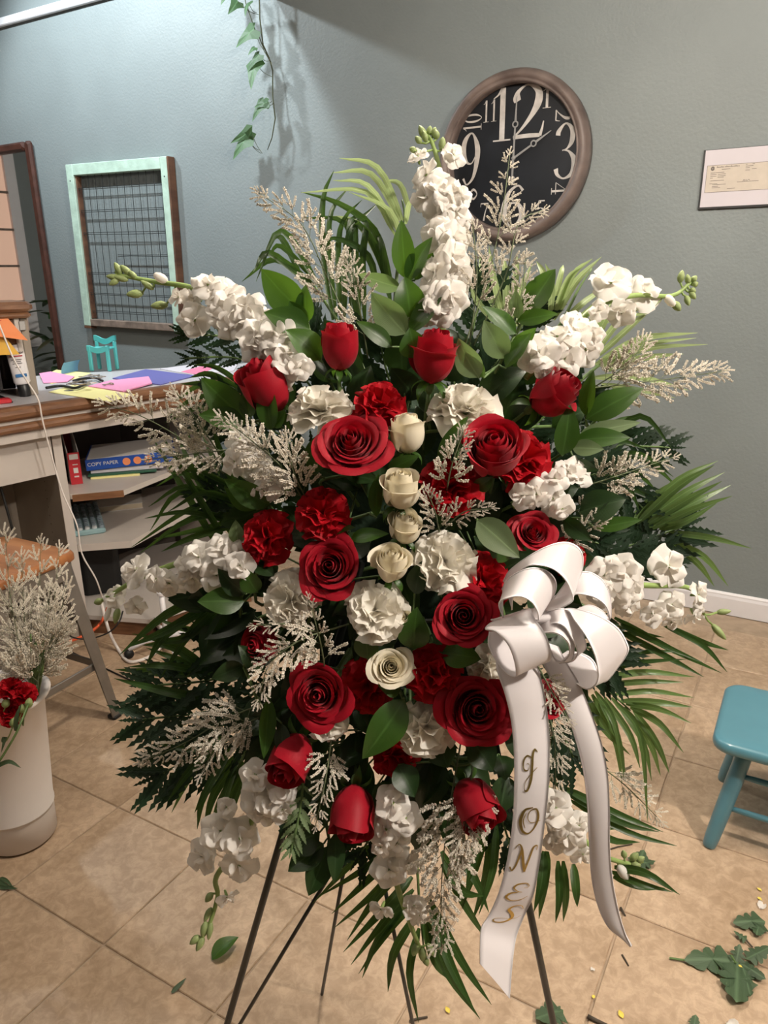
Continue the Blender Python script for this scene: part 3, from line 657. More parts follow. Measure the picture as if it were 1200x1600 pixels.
# monitor, red box, pen at the left edge
mo = G(14, 627, ZT); hmon = thing('computer_monitor', 'edge of a black computer monitor on the desk at far left', 'monitor', mo)
MOF = frame(mo, hd, hn, UP)
part('screen', MB().box((.26, .02, .19), (.50, .018, .30), bev=.004).build('screen', 'black'), hmon, MOF)
part('stand', MB().box((.26, .05, .02), (.05, .03, .16)).build('stand', 'black'), hmon, MOF); part('base', MB().box((.26, .05, .006), (.2, .14, .010), bev=.003).build('base', 'black'), hmon, MOF)
tag(part('red_pad', MB().box((.08, -.035, .009), (.16, .05, .016), bev=.003).build('red_pad', 'red_pl'), None, MOF), 'flat red pad on the desk in front of the monitor', 'pad')
tag(part('pen', MB().tube([G(-12, 616, ZT + .006), G(4, 621, ZT + .006), G(19, 628, ZT + .005)], [.006, .006, .003], 8).build('pen', 'black', True)), 'black pen lying on the desk near the left edge', 'pen')

# papers
def paper(name, label, cat, pts, m, z=.0006, th=.001, curl=None, group=None):
    ps = [G(u, v, ZT + z) for u, v in pts]
    if curl: ps = [p + UP * c for p, c in zip(ps, curl)]
    k = len(ps); vs = ps + [p + UP * th for p in ps]
    me = MB().add(vs, [tuple(reversed(range(k))), tuple(range(k, 2 * k))] + [(i, (i + 1) % k, k + (i + 1) % k, k + i) for i in range(k)]).build(name, m)
    o = part(name, me); return tag(o, label, cat, group)
paper('paper_sheet', 'white papers spread at the back right of the desk', 'paper', [(250, 577), (300, 570), (372, 569), (365, 580), (300, 586)], 'paper_w', .0006, .003)
paper('paper_sheet', 'hot pink slip lying on the white papers', 'paper', [(283, 581), (312, 573), (335, 574), (312, 586)], 'hotpink', .0042)
paper('paper_sheet', 'pale yellow sheet at the foot of the hutch', 'paper', [(62, 590), (88, 578), (142, 583), (120, 592), (80, 600)], 'yellow', .0006)
paper('paper_sheet', 'pink sheet folded beside the hutch', 'paper', [(62, 588), (80, 585), (117, 590), (105, 597), (68, 599)], 'pink', .002, .002, (.012, .012, .004, 0, 0))
cb = paper('clipboard', 'violet clipboard lying on the desk', 'clipboard', [(176, 592), (228, 578), (306, 588), (250, 602)], 'violet', .001, .004)
paper('paper_sheet', 'pink papers stacked in front of violet clipboard', 'paper', [(138, 605), (172, 596), (233, 594), (238, 602), (192, 613)], 'pink', .001, .005, (0, 0, .012, .006, 0))
yn = paper('paper_sheet', 'large pale yellow note with dark oval at the desk front edge', 'paper', [(76, 613), (117, 601), (211, 617), (172, 628)], 'yellow', .001, .0015)
oc = G(107.5, 610.3, ZT + .003); part('oval_mark', MB().prism([(oc.x + .020 * math.cos(a), oc.y + .013 * math.sin(a)) for a in np.linspace(0, 6.28, 17)[:-1]], ZT + .0026, ZT + .0032).build('oval_mark', 'inkdark'), yn)
bn = grid('note', lambda u, v: tuple(G(96 + (u + 1) * 13 - 2 * v, 585 - 3 * (u + 1) , ZT + .002) + UP * (.052 * v) + V((.02 * v * v, .01 * v, 0))), 3, 5, 'bluenote')
tag(part('note', bn), 'blue note curling up behind the keys', 'note')
kb = thing('key_bunch', 'bunch of keys and dark lanyard lying between the papers', 'keys', G(125, 598, ZT))
part('lanyard', MB().tube([V(p) for p in cr([G(u, v, ZT + .012) for u, v in ((72, 606), (95, 603), (118, 606), (135, 598), (115, 595), (145, 590), (160, 595))], 5)], .006, 6).build('lanyard', 'blackedge', True), kb)
for k in range(14):
    u, v = R.uniform(112, 176), R.uniform(586, 602); p = G(u, v, ZT + .008 + .002 * k); a = R.uniform(0, 6.28); d = V((math.cos(a), math.sin(a), 0)); s = UP.cross(d)
    mbk = MB().lathe([(.004, -.001), (.011, -.001), (.011, .001), (.004, .001), (.004, -.001)], 12).box((.026, 0, 0), (.034, .007, .002)).box((.036, .005, 0), (.008, .006, .002))
    part('key', mbk.build('key', 'keys'), kb, frame(p, d, s, UP) @ M4.Rotation(R.uniform(-.3, .3), 4, 'X'))
# turquoise toy chair
tcp = G(163, 579, ZT); toy = thing('toy_chair', 'tiny turquoise plastic chair at the back of the desk', 'chair', tcp)
TYF = frame(tcp, V((.95, -.2, 0)).normalized(), V((.2, .95, 0)).normalized(), UP)
for sx in (-1, 1):
    part('leg', MB().box((sx * .048, -.03, .062), (.020, .014, .124), bev=.004).build('leg', 'turq'), toy, TYF)
    part('leg', MB().box((sx * .048, .04, .07), (.018, .014, .14), bev=.004).build('leg', 'turq'), toy, TYF)
def arch_(z, y0, dip): return MB().add([(x, y0 + d, z + q - dip * math.cos(x / .058 * math.pi) ) for d in (-.006, .006) for q in (0, .026) for x in np.linspace(-.058, .058, 13)], [(i, i + 1, 14 + i, 13 + i) for i in range(12)] + [(39 + i, 40 + i, 27 + i, 26 + i) for i in range(12)] + [(13 + i, 14 + i, 40 + i, 39 + i) for i in range(12)] + [(26 + i, 27 + i, 1 + i, i) for i in range(12)])
part('backrest', arch_(.132, .04, .009).build('backrest', 'turq'), toy, TYF); part('seat', arch_(.092, -.03, .006).build('seat', 'turq'), toy, TYF)
part('seat_board', MB().box((0, .005, .108), (.10, .07, .010), bev=.003).build('seat_board', 'turq'), toy, TYF)

# things on the shelves
def onshelf(u, v, z, rz=None):
    p = G(u, v, z); return frame(p, e1, dn, UP) if rz is None else frame(p, V((math.cos(rz), math.sin(rz), 0)), V((-math.sin(rz), math.cos(rz), 0)), UP)
for k, (u, v, lab_) in enumerate(((97, 755, 'red and white magazine file partly behind the divider panel'), (121, 757, 'red and white magazine file with label beside the stacked papers'))):
    Fm = onshelf(u, v, .62, math.radians(28)); mf = thing('magazine_file', lab_, 'file', Fm.translation)
    part('front_panel', MB().box((0, .003, .068), (.045, .005, .134)).build('front_panel', 'red_pl'), mf, Fm)
    side = [(0, 0), (.24, 0), (.24, .19), (.16, .19), (.05, .06), (0, .05)]
    for s in (-1, 1):
        part('side_panel', MB().prism([(x, y) for x, y in ((.006, 0), (.24, 0), (.24, .21), (.15, .20), (.006, .133))], -.0015, .0015, frame((s * .021, 0, 0), V((0, 1, 0)), UP, V((1, 0, 0)))).build('side_panel', 'white_card'), mf, Fm)
    part('bottom_panel', MB().box((0, .12, .002), (.042, .235, .003)).build('bottom_panel', 'white_card'), mf, Fm); part('back_panel', MB().box((0, .241, .10), (.045, .004, .20)).build('back_panel', 'red_pl'), mf, Fm)
    part('label_card', MB().box((0, .0002, .118), (.034, .002, .022)).build('label_card', 'white_card'), mf, Fm); part('print', MB().box((.002, .0002, .060), (.018, .002, .022)).box((.002, .0002, .085), (.02, .0015, .004)).box((.002, .0002, .034), (.018, .0015, .006)).build('print', 'white_card'), mf, Fm)
PFm = onshelf(200, 742, .62, math.radians(16))
stack = []
for k, (m, dx, dy, z0, th, w_, d_, lab_) in enumerate((('yellow', -.07, -.02, 0, .008, .20, .26, 'yellow folder at the bottom of the paper stack'), ('green_card', -.04, -.01, .009, .007, .28, .26, 'dark green folder in the paper stack'), ('paper_w', -.02, .01, .017, .020, .30, .25, 'ragged stack of white papers under the blue box'))):
    tag(part('folder' if k < 2 else 'paper_stack', MB().box((dx + .02, .12 + dy, z0 + th / 2), (w_, d_, th), bev=.001).build('folder', m), None, PFm), lab_, 'folder' if k < 2 else 'paper')
box = thing('paper_box', 'blue and white copy paper box lying on the stacked papers', 'box', PFm.translation + UP * .04)
BFm = PFm @ T((.02, 0, .038)) @ M4.Rotation(math.radians(-2), 4, 'Y')
part('lid', MB().box((0, .15, .034), (.36, .30, .030), bev=.003).build('lid', 'white_card'), box, BFm); part('sleeve', MB().box((0, .15, .024), (.37, .31, .048), bev=.002).build('sleeve', 'blue_card'), box, BFm)
part('lettering', text_mesh('COPY PAPER', .022, 'white_card'), box, BFm @ frame((-.115, -.0056, .026), V((1, 0, 0)), UP, V((0, -1, 0))))
for k in range(3): part('print_dot', MB().lathe([(0, .001), (.0165, .0008), (.0165, 0)], 20, frame((-.018 + .045 * k, -.0052, .024), V((1, 0, 0)), UP, V((0, -1, 0)))).build('print_dot', 'orange'), box, BFm)
mbv = MB(); stroke(mbv, [(.062, .040, .004), (.072, .010, .004), (.084, .040, .003)], None, 1); part('print_tick', mbv.build('print_tick', 'white_card'), box, BFm @ frame((0, -.0066, 0), V((1, 0, 0)), UP, V((0, -1, 0))))
k0, k1, k2 = G(166, 833, .405), G(110, 841, .405), G(109, 783, .405); kx = (k0 - k1).normalized(); ky = (k2 - k1); kl = .40; ky = (ky - kx * ky.dot(kx)).normalized()
kbd = thing('keyboard', 'pale teal keyboard with grey keycaps lying on the lower shelf', 'keyboard', k1); KBF = frame(k1, kx, ky, UP); kw = (k0 - k1).length
part('case', MB().box((kw / 2, kl / 2, .012), (kw, kl, .024), bev=.006).build('case', 'keyteal'), kbd, KBF)
km = MB().lathe([(.0108, 0), (.0105, .004), (.0085, .010), (.0075, .0105), (0, .010)], 8).build('key', 'keygrey', True); km2 = MB().lathe([(.0108, 0), (.0105, .004), (.0085, .010), (.0075, .0105), (0, .010)], 8).build('key', 'keywhite', True)
for i in range(5):
    for j in range(15): part('key', km2 if (j < 1 and i < 4) or (i == 0 and j == 9) else km, kbd, KBF @ T((.014 + i * (kw - .028) / 4, .018 + j * (kl - .036) / 14, .0235)) @ M4.Scale(1.05, 4))
bk = onshelf(153, 802, .405, math.radians(20)); book = thing('book', 'thick tan paperback book on the lower shelf', 'book', bk.translation)
part('pages', MB().box((.10, .08, .014), (.195, .15, .022)).build('pages', 'book'), book, bk); part('cover', MB().box((.10, .08, .0265), (.20, .155, .002)).box((.10, .08, .0015), (.20, .155, .002)).build('cover', 'white_card'), book, bk)
bk2 = onshelf(160, 783, .405, math.radians(20)); tag(part('box_file', MB().box((.10, .10, .055), (.17, .12, .10), bev=.003).build('box_file', 'darkin'), None, bk2), 'dark brown box behind the tan book', 'box')
bi = onshelf(162, 930, .09, math.radians(22)); bino = thing('waste_bin', 'black plastic bin on the bottom shelf of the desk', 'bin', bi.translation)
mb = MB(); mb.prism(rrect(-.085, .085, .02, .26, .03), 0, .26); part('body', mb.build('body', 'rubber'), bino, bi); part('rim', MB().prism(rrect(-.092, .092, .013, .267, .035), .26, .275).build('rim', 'rubber'), bino, bi)
# cables
def cable(label, pts, r, m, name='cable'):
    q = [V(p) for p in cr(pts, 6)]; return tag(part(name, MB().tube(q, r, 8).build(name, m, True)), label, 'cable')
cable('thin white cable hanging over the desk edge', [P(-12, 480, 2.60), P(2, 515, 2.62), P(22, 562, 2.64), P(44, 598, 2.66), P(60, 625, 2.67), P(66, 655, 2.70), P(80, 710, 2.76), P(98, 770, 2.80), P(120, 820, 2.82), P(128, 865, 2.86), P(150, 905, 2.9), P(162, 940, 2.98)], .0032, 'cable')
cable('thick white cable curled on the tiles below desk', [P(158, 940, 2.98), P(170, 985, 2.97), G(185, 1015, .01), G(198, 1032, .008), G(215, 1033, .008), G(240, 1022, .008), G(262, 1000, .008)], .0065, 'cable')
cable('orange cord along the foot of the desk', [G(40, 1030, .07), P(80, 1012, 2.93), P(120, 998, 2.97), P(145, 985, 3.0), P(158, 972, 3.02), P(166, 955, 3.06), P(172, 940, 3.1)], .006, 'orangecord', 'cord')
cable('thin black cable crossing behind the metal stool', [P(66, 960, 2.7), P(95, 975, 2.75), P(112, 995, 2.8), P(140, 998, 2.85), P(170, 988, 2.86), P(186, 972, 2.86), P(192, 955, 2.9)], .003, 'rubber')
cable('long thin black cable trailing over the tiles', [G(70, 1000, .01), G(110, 1018, .004), G(170, 1047, .004), G(210, 1065, .004), G(250, 1078, .004), G(300, 1085, .004)], .003, 'rubber')
cable('dark cord hanging inside the desk kneehole', [P(-4, 745, 2.78), P(4, 772, 2.8), P(12, 800, 2.82), P(20, 830, 2.85)], .005, 'rubber')
# rolling stand behind palm leaves
cs = G(262, 1014, 0); stand = thing('rolling_stand', 'pale metal caster stand behind the left palm leaves', 'stand', cs); CSF = T(cs)
part('pole', MB().tube([(0, 0, .03), (0, 0, .24)], .011, 10).build('pole', 'trim', True), stand, CSF); part('top_plate', MB().lathe([(0, .24), (.016, .24), (.016, .25), (0, .25)], 16).build('top_plate', 'trim'), stand, CSF)
for k in range(4):
    a = .5 + k * math.pi / 2; d = V((math.cos(a), math.sin(a), 0))
    part('arm', MB().tube([d * .01 + UP * .055, d * .08 + UP * .058, d * .15 + UP * .038], [.011, .010, .009], 8).build('arm', 'trim', True), stand, CSF)
    part('caster', MB().lathe([(0, -.008), (.018, -.008), (.018, .008), (0, .008)], 14, frame(d * .15 + UP * .019, UP, d, UP.cross(d))).build('caster', 'rubber', True), stand, CSF)
# ================================================================ FLOWER MESHES
def TF(u, v):
    r2 = ((u - 640) / 430) ** 2 + ((v - 840) / 600) ** 2
    return .90 + .14 * min(r2, 1.35)
def sdir(ax, ay, az): return (CR * ax + CU * ay + CB * az).normalized()
def axis_frame(o, z, s, spin=0.0):
    x = z.cross(V((.31, .52, .79))).normalized(); y = z.cross(x)
    c, n_ = math.cos(spin), math.sin(spin); x, y = x * c + y * n_, y * c - x * n_
    return frame(o, x * s, y * s, z * s)
def rose_petals(kind, m):
    N = {'open': 25, 'half': 19, 'tight': 17, 'bud': 13}[kind]; out = []; rr = random.Random(5)
    for i in range(N):
        o = i / (N - 1); ph = i * 2.399 + rr.uniform(-.2, .2)
        if kind == 'open': rm, rt, h, w_, roll = .13 + .74 * o ** .8, .07 + .86 * o ** 1.0, 1.22 - .34 * o, 2.7 - 1.75 * o ** .5, .36 * o
        elif kind == 'half': rm, rt, h, w_, roll = .22 + .62 * o ** .8, .10 + .66 * o ** 1.1, 1.60 - .12 * o, 2.7 - 1.65 * o ** .55, .30 * o ** 2
        elif kind == 'tight': rm, rt, h, w_, roll = .16 + .66 * o ** .75, .05 + .60 * o ** 1.05, 1.78 - .10 * o - .25 * max(0, (o - .75) / .25), 3.0 - 1.85 * o, .05 * o + .28 * max(0, (o - .72) / .28) ** 1.1
        else: rm, rt, h, w_, roll = .34 + .52 * o ** .7, .14 + .52 * o ** 1.2, 1.92 - .12 * o + rr.uniform(-.08, .04), 1.7 - .40 * o, .16 * o ** 3
        wob = rr.uniform(0, 6.28); ptip = rr.uniform(.0, .10) * (1 if kind == 'open' else .4)
        def f(u, v, rm=rm, rt=rt, h=h, w_=w_, roll=roll, ph=ph, wob=wob, o=o, ptip=ptip):
            v = v * (1 - (.08 if kind == 'tight' else .12 if kind in ('bud', 'half') else .22) * abs(u) ** 3.4); q = v ** .72
            r = (1 - q) ** 2 * .10 + 2 * q * (1 - q) * rm * 1.25 + q * q * rt
            e = max(0, (v - .70) / .30)
            r += roll * e * e * (1 + .15 * math.sin(wob + 2 * u)); r *= 1 + (.14 if kind == 'tight' else .085) * u + .03 * math.sin(wob + 3 * u) * v
            z = h * v - (.05 if kind == 'tight' else .09 if kind in ('bud', 'half') else .16) * h * abs(u) ** 2.4 * v * v + ptip * (1 - abs(u)) ** 2 * e - roll * .60 * e ** 2.2 + .04 * o * math.sin(wob + u * 5) * e
            wr = w_ * (.30 + .70 * math.sin(min(1, v * 1.3) * math.pi / 2)); a = ph + u * wr
            return (r * math.cos(a), r * math.sin(a), z)
        out.append(grid('petal', f, 10, 10, m))
    return out
ROSE = {(k, c): rose_petals(k, m) for k in ('open', 'half', 'tight', 'bud') for c, m in (('red', 'rosered'),)}
ROSE.update({(k, 'cream'): rose_petals(k, 'cream') for k in ('half', 'tight')})
ROSE[('open', 'cream')] = rose_petals('open', 'cream')
def sepal_mesh():
    def f(u, v):
        hw = .17 * math.sin(math.pi * (v * .82 + .18)) * (1 - v) ** .3; a = v * 1.9
        return (u * hw, .16 + .62 * math.sin(a) / 1.25, .02 - .42 * (1 - math.cos(a)) + .06 * abs(u))
    return grid('sepal', f, 2, 7, 'ruscus')
SEPAL = sepal_mesh()
HIP = MB().lathe([(.05, -.38), (.12, -.32), (.17, -.18), (.15, -.04), (.10, .04), (0, .05)], 12).build('hip', 'stem', True)
STEMDIR = (640, 860)
def stem_to_foam(parent, o, ax, s, r=.0028, drop=.38, L_=.13, m='stem'):
    a = o - ax * s * drop; tgt = P(640, 860, 1.10); d = (tgt - a).normalized(); b = a - ax * L_ * .45; c = a + (d * .6 - ax * .4).normalized() * L_
    part('stem', MB().tube([V(p) for p in cr([a, b * .6 + (a + c) * .2, c], 4)], r, 6).build('stem', m, True), parent)
def rose(u, v, wpx, axis, kind, color, label, t=None, spin=None, sepals=True, group=None, dt=0.0):
    t = (TF(u, v) if t is None else t) + dt; ax = sdir(*axis); s = wpx * t / F / 2 / {'open': 1.04, 'half': .90, 'tight': .92, 'bud': .88}[kind]
    hgt = {'open': .6, 'half': .85, 'tight': 1.0, 'bud': .95}[kind]
    o = P(u, v, t) - ax * s * hgt; th = thing('rose', label, 'rose', o, group)
    Fm = axis_frame(o, ax, s, R.uniform(0, 6.28) if spin is None else spin)
    for me in ROSE[(kind, color)]:
        part('petal', me, th, Fm @ M4.Rotation(R.uniform(-.04, .04), 4, 'X') @ M4.Rotation(R.uniform(-.10, .10), 4, 'Z') @ M4.Scale(R.uniform(.96, 1.05), 4))
    if sepals:
        part('hip', HIP, th, Fm)
        for k in range(5): part('sepal', SEPAL, th, Fm @ M4.Rotation(k * 1.2566 + R.uniform(-.2, .2), 4, 'Z') @ M4.Scale(R.uniform(.8, 1.15), 4))
    stem_to_foam(th, o, ax, s)
    return th
def carn_petals(m):
    out = []
    for k in range(6):
        rr = random.Random(20 + k); p1, p2, p3 = rr.uniform(0, 6), rr.uniform(0, 6), rr.uniform(0, 6); am = rr.uniform(.7, 1.3)
        def f(u, v, p1=p1, p2=p2, p3=p3, am=am):
            wv = .06 + .56 * v ** 1.4; e = max(0, (v - .40) / .60)
            saw = .040 * (abs(((u * 4.5 + p3) % 1) - .5) * 2 - .5) * (1 if v > .98 else 0)
            y = v * (1.0 - .16 * u * u) + saw
            z = am * (.17 * e ** 1.3 * math.sin(u * 4.0 + p1) + .035 * e * e * math.sin(u * 10 + p2)) - .16 * v * v + .03 * e * math.sin(v * 7 + p2)
            return (u * wv, y, z)
        out.append(grid('petal', f, 14, 7, m))
    return out
CARN = {'red': carn_petals('carnred'), 'white': carn_petals('carnwhite')}
CALYX = MB().lathe([(.06, -.75), (.13, -.70), (.17, -.40), (.19, -.15), (.20, .05), (.1, .08)], 10).build('calyx', 'stem', True)
def carnation(u, v, wpx, axis, color, label, t=None, flat=1.0, group=None, dt=0.0, stem=True, n_=34):
    t = (TF(u, v) if t is None else t) + dt; ax = sdir(*axis); s = wpx * t / F / 2
    o = P(u, v, t) - ax * s * .35; th = thing('carnation', label, 'carnation', o, group); Fm = axis_frame(o, ax, s, R.uniform(0, 6.28))
    for i in range(n_):
        q = i / (n_ - 1); tilt = math.radians(6 + 88 * q ** .75) * flat + R.uniform(-.10, .10); sc = (.78 + .24 * q) * R.uniform(.86, 1.14)
        Mx = M4.Rotation(i * 2.399 + R.uniform(-.2, .2), 4, 'Z') @ M4.Rotation(math.pi / 2 - tilt, 4, 'X') @ M4.Rotation(R.uniform(-.5, .5) * (1 - q * .6), 4, 'Y') @ M4.Scale(sc, 4)
        part('petal', CARN[color][R.randrange(6)], th, Fm @ Mx)
    part('calyx', CALYX, th, Fm)
    if stem: stem_to_foam(th, o, ax, s, drop=.7)
    return th
def stock_petals():
    out = []
    for k in range(5):
        rr = random.Random(40 + k); p1, p2 = rr.uniform(0, 6), rr.uniform(0, 6); bend = rr.uniform(.1, .4)
        def f(u, v, p1=p1, p2=p2, bend=bend):
            hw = .12 + .42 * math.sin(min(1, v * 1.05) * math.pi * .62) ** 1.5 if v < .97 else .40
            rnd = 1 - .22 * abs(u) ** 2.2 * v; e = v * v
            return (u * hw * (1 if v < .9 else .86), v * rnd, -bend * (v - .3) ** 2 * (1 if v > .3 else 0) + .09 * e * math.sin(u * 2.8 + p1) + .03 * e * math.sin(u * 6 + p2) - .12 * u * u * v)
        out.append(grid('petal', f, 7, 7, 'white'))
    return out
STK = stock_petals()
FCAL = MB().lathe([(.03, -.62), (.09, -.55), (.12, -.2), (.10, .05), (.04, .08)], 8).build('calyx', 'palestem', True)
EYE = MB().lathe([(.10, .02), (.06, .12), (0, .15)], 7).build('floret_eye', 'bud', True)
def floret(parent, o, ax, s, n_out=5, n_in=4):
    """one double floret: the eye/calyx is the part, its petals are sub-parts"""
    Fm = axis_frame(o, ax, s, R.uniform(0, 6.28)); fl = part('floret', FCAL, parent, Fm)
    for i in range(n_out): part('petal', STK[R.randrange(5)], fl, Fm @ M4.Rotation(i * 6.283 / n_out + R.uniform(-.2, .2), 4, 'Z') @ M4.Rotation(math.radians(R.uniform(-8, 22)), 4, 'X') @ M4.Scale(R.uniform(.88, 1.06), 4))
    for i in range(n_in):
        q = i / max(1, n_in - 1)
        part('petal', STK[R.randrange(5)], fl, Fm @ M4.Rotation(i * 2.399 + .5, 4, 'Z') @ M4.Rotation(math.radians(76 - 44 * q) + R.uniform(-.12, .12), 4, 'X') @ M4.Rotation(R.uniform(-.5, .5), 4, 'Y') @ M4.Scale(.56 + .26 * q, 4))
    return fl
BUD = MB().lathe([(.04, -.02), (.20, .10), (.30, .32), (.27, .58), (.15, .82), (0, .95)], 8).build('bud', 'bud', True)
BUDW = MB().lathe([(.05, -.02), (.22, .10), (.32, .32), (.32, .62), (.20, .88), (0, .98)], 8).build('bud', 'white', True)
def budpart(parent, a, b, w_, white=False, stalk=None):
    d = b - a; y = d.normalized(); x = y.orthogonal().normalized(); L_ = d.length
    part('bud', BUDW if white else BUD, parent, frame(a, x * w_ * 2.8, x.cross(y) * -w_ * 2.8, y * L_ * 1.2))
    if stalk is not None: part('bud_stalk', MB().tube([stalk, (stalk + a) / 2 + V((0, 0, -.002)), a + y * L_ * .1], .0016, 5).build('bud_stalk', 'palestem', True), parent)
def stock(label, path, florets, buds=(), r0=.0056, hidden_stem=False):
    """path: (u,v,dt) stem; florets: (u,v,diam px, axis right, up, toward); buds: (u0,v0,u1,v1,width px,white)"""
    pts = [P(u, v, TF(u, v) + dt) for u, v, dt in path]; th = thing('stock_flower', label, 'flower', pts[0])
    q = [V(p) for p in cr(pts, 5)]; n_ = len(q)
    part('stem', MB().tube(q, [r0 * (1 - .6 * i / n_) for i in range(n_)], 7).build('stem', 'palestem', True), th)
    for u, v, dm, ax, ay, az in florets:
        t = TF(u, v) + R.uniform(-.012, .012) - .01; a = sdir(ax + R.uniform(-.25, .25), ay + R.uniform(-.25, .25), az + R.uniform(-.1, .2)); s = dm * t / F / 2 * 1.16
        floret(th, P(u, v, t) - a * s * .2, a, s)
    for bd in buds:
        u0, v0, u1, v1, w_, wh = bd[:6]; t = TF(u0, v0); a, b = P(u0, v0, t), P(u1, v1, t - .004)
        near = min(q, key=lambda p: (p - a).length); budpart(th, a, b, w_ * t / F, wh, near if (near - a).length > .004 else None)
    return th

# ================================================================ LEAVES, PALM, FERN, LIMONIUM
RUS = [leaf_shape(.5, .16, .16 + .10 * k, m='ruscus', twist=(-.5, 0, .4)[k], nu=4, nv=10) for k in range(3)]
RUSB = [leaf_shape(.5, .16, .16 + .10 * k, m='leafback', twist=(-.4, 0, .5)[k], nu=4, nv=10) for k in range(3)]
RUSD = [leaf_shape(.5, .16, .16 + .10 * k, m='leafdark', twist=(-.4, 0, .5)[k], nu=4, nv=10) for k in range(3)]
def leaf(parent, u0, v0, u1, v1, wpx, kind='g', t0=None, t1=None, tilt=0.0, stalk=None):
    t0 = TF(u0, v0) + .012 if t0 is None else t0; t1 = t0 - .015 if t1 is None else t1
    a, b = P(u0, v0, t0), P(u1, v1, t1); y = b - a; yn = y.normalized(); view = (CAMP - (a + b) / 2).normalized()
    x = yn.cross(view).normalized(); z = x.cross(yn); c, s_ = math.cos(tilt), math.sin(tilt); x, z = x * c + z * s_, z * c - x * s_
    w_ = wpx * t0 / F / max(.45, abs(c)); me = {'g': RUS, 'b': RUSB, 'd': RUSD}[kind][R.randrange(3)]
    o = part('leaf', me, parent, frame(a, x * w_, y, z * w_ * .9))
    if stalk is not None: part('leaf_stalk', MB().tube([a, (a * .5 + stalk * .5) + CB * -.004, stalk], .0014, 5).build('leaf_stalk', 'stem', True), parent)
    return o
def sprig(label, root, leaves, dt=0.0, name='leaf_sprig'):
    """root (u,v); leaves: (u0,v0,u1,v1,width px[,kind[,tilt]])"""
    rt = P(root[0], root[1], TF(*root) + .05); th = thing(name, label, 'foliage', rt)
    inner = P(root[0] * .7 + 640 * .3, root[1] * .7 + 860 * .3, 1.08)
    far = max(leaves, key=lambda l: (l[0] - root[0]) ** 2 + (l[1] - root[1]) ** 2); tip = P(far[0], far[1], TF(far[0], far[1]) + .014 + dt)
    spine = [V(p) for p in cr([inner, rt, tip], 5)]
    part('stem', MB().tube(spine, .0022, 6).build('stem', 'stem', True), th)
    for l in leaves:
        u0, v0, u1, v1, w_ = l[:5]; kind = l[5] if len(l) > 5 else 'g'; tl = l[6] if len(l) > 6 else R.uniform(-.5, .5)
        t0 = TF(u0, v0) + .012 + dt; a = P(u0, v0, t0); near = min(spine, key=lambda p: (p - a).length)
        leaf(th, u0, v0, u1, v1, w_, kind, t0, None, tl, near)
    return th
def leaflet_mesh(pts, w_, m, n=9):
    """pts: 3-4 world points; a V-folded tapering strip"""
    q = [V(p) for p in cr(pts, max(3, n // (len(pts) - 1)))]; vs = []; uv = []; k = len(q)
    for i, p in enumerate(q):
        s = i / (k - 1); d = (q[min(i + 1, k - 1)] - q[max(0, i - 1)]).normalized(); view = (CAMP - p).normalized()
        x = d.cross(view); x = x.normalized() if x.length > 1e-6 else CR; z = x.cross(d)
        hw = w_ / 2 * min(1, .35 + s * 4) * (1 - max(0, (s - .35) / .65) ** 1.7) + .0002
        vs += [p - x * hw + z * hw * .35, p, p + x * hw + z * hw * .35]; uv += [(0, s), (.5, s), (1, s)]
    fs = [(i * 3 + j, i * 3 + j + 1, i * 3 + j + 4, i * 3 + j + 3) for i in range(k - 1) for j in range(2)]
    return mesh('leaflet', vs, fs, m, True, uv)
def palm(label, rachis, tips, wpx=10, m='palm', t=1.09, sag=0.12, tv=.05):
    """rachis [(u,v)]; tips [(u,v)] or [(bu,bv,u,v)] or with a control point (bu,bv,cu,cv,u,v)"""
    rp = [P(u, v, t) for u, v in rachis]; th = thing('palm_frond', label, 'foliage', rp[0])
    rq = [V(p) for p in cr(rp, 6)]; part('rachis', MB().tube(rq, [.0032 * (1 - .7 * i / len(rq)) for i in range(len(rq))], 6).build('rachis', 'stem', True), th)
    rpx = cr(rachis, 6)
    for k, tp in enumerate(tips):
        tt = t + R.uniform(-tv, tv * .6)
        if len(tp) == 2:
            d = np.array(tp); s = min(len(rpx) - 1, max(0, int(np.argmin([np.hypot(*(p - d)) for p in rpx]) - R.uniform(2, 5)))); bu, bv = rpx[s]
            cu, cv = (bu + tp[0]) / 2, (bv + tp[1]) / 2 - abs(tp[0] - bu) * sag; u, v = tp; base = rq[min(s, len(rq) - 1)]
        elif len(tp) == 4: bu, bv, u, v = tp; cu, cv = (bu + u) / 2, (bv + v) / 2 - abs(u - bu) * sag; base = P(bu, bv, t)
        elif len(tp) == 6: bu, bv, cu, cv, u, v = tp; base = P(bu, bv, t)
        mids = [P(cu, cv, (t + tt) / 2 - .01)] if len(tp) < 8 else [P(tp[2], tp[3], t - .01), P(tp[4], tp[5], t - .02)]
        if len(tp) == 8: base = P(tp[0], tp[1], t); u, v = tp[6:]
        part('leaflet', leaflet_mesh([base] + mids + [P(u, v, tt)], wpx * R.uniform(.85, 1.15) * t / F, m), th)
    return th
PIN = [leaf_shape(.125, .1, .10, m='fern', nu=2, nv=28, serr=.70, name='pinna') for _ in range(1)]
PINL = [leaf_shape(.15, .1, .10, m='leafback', nu=2, nv=28, serr=.5, name='pinna')]
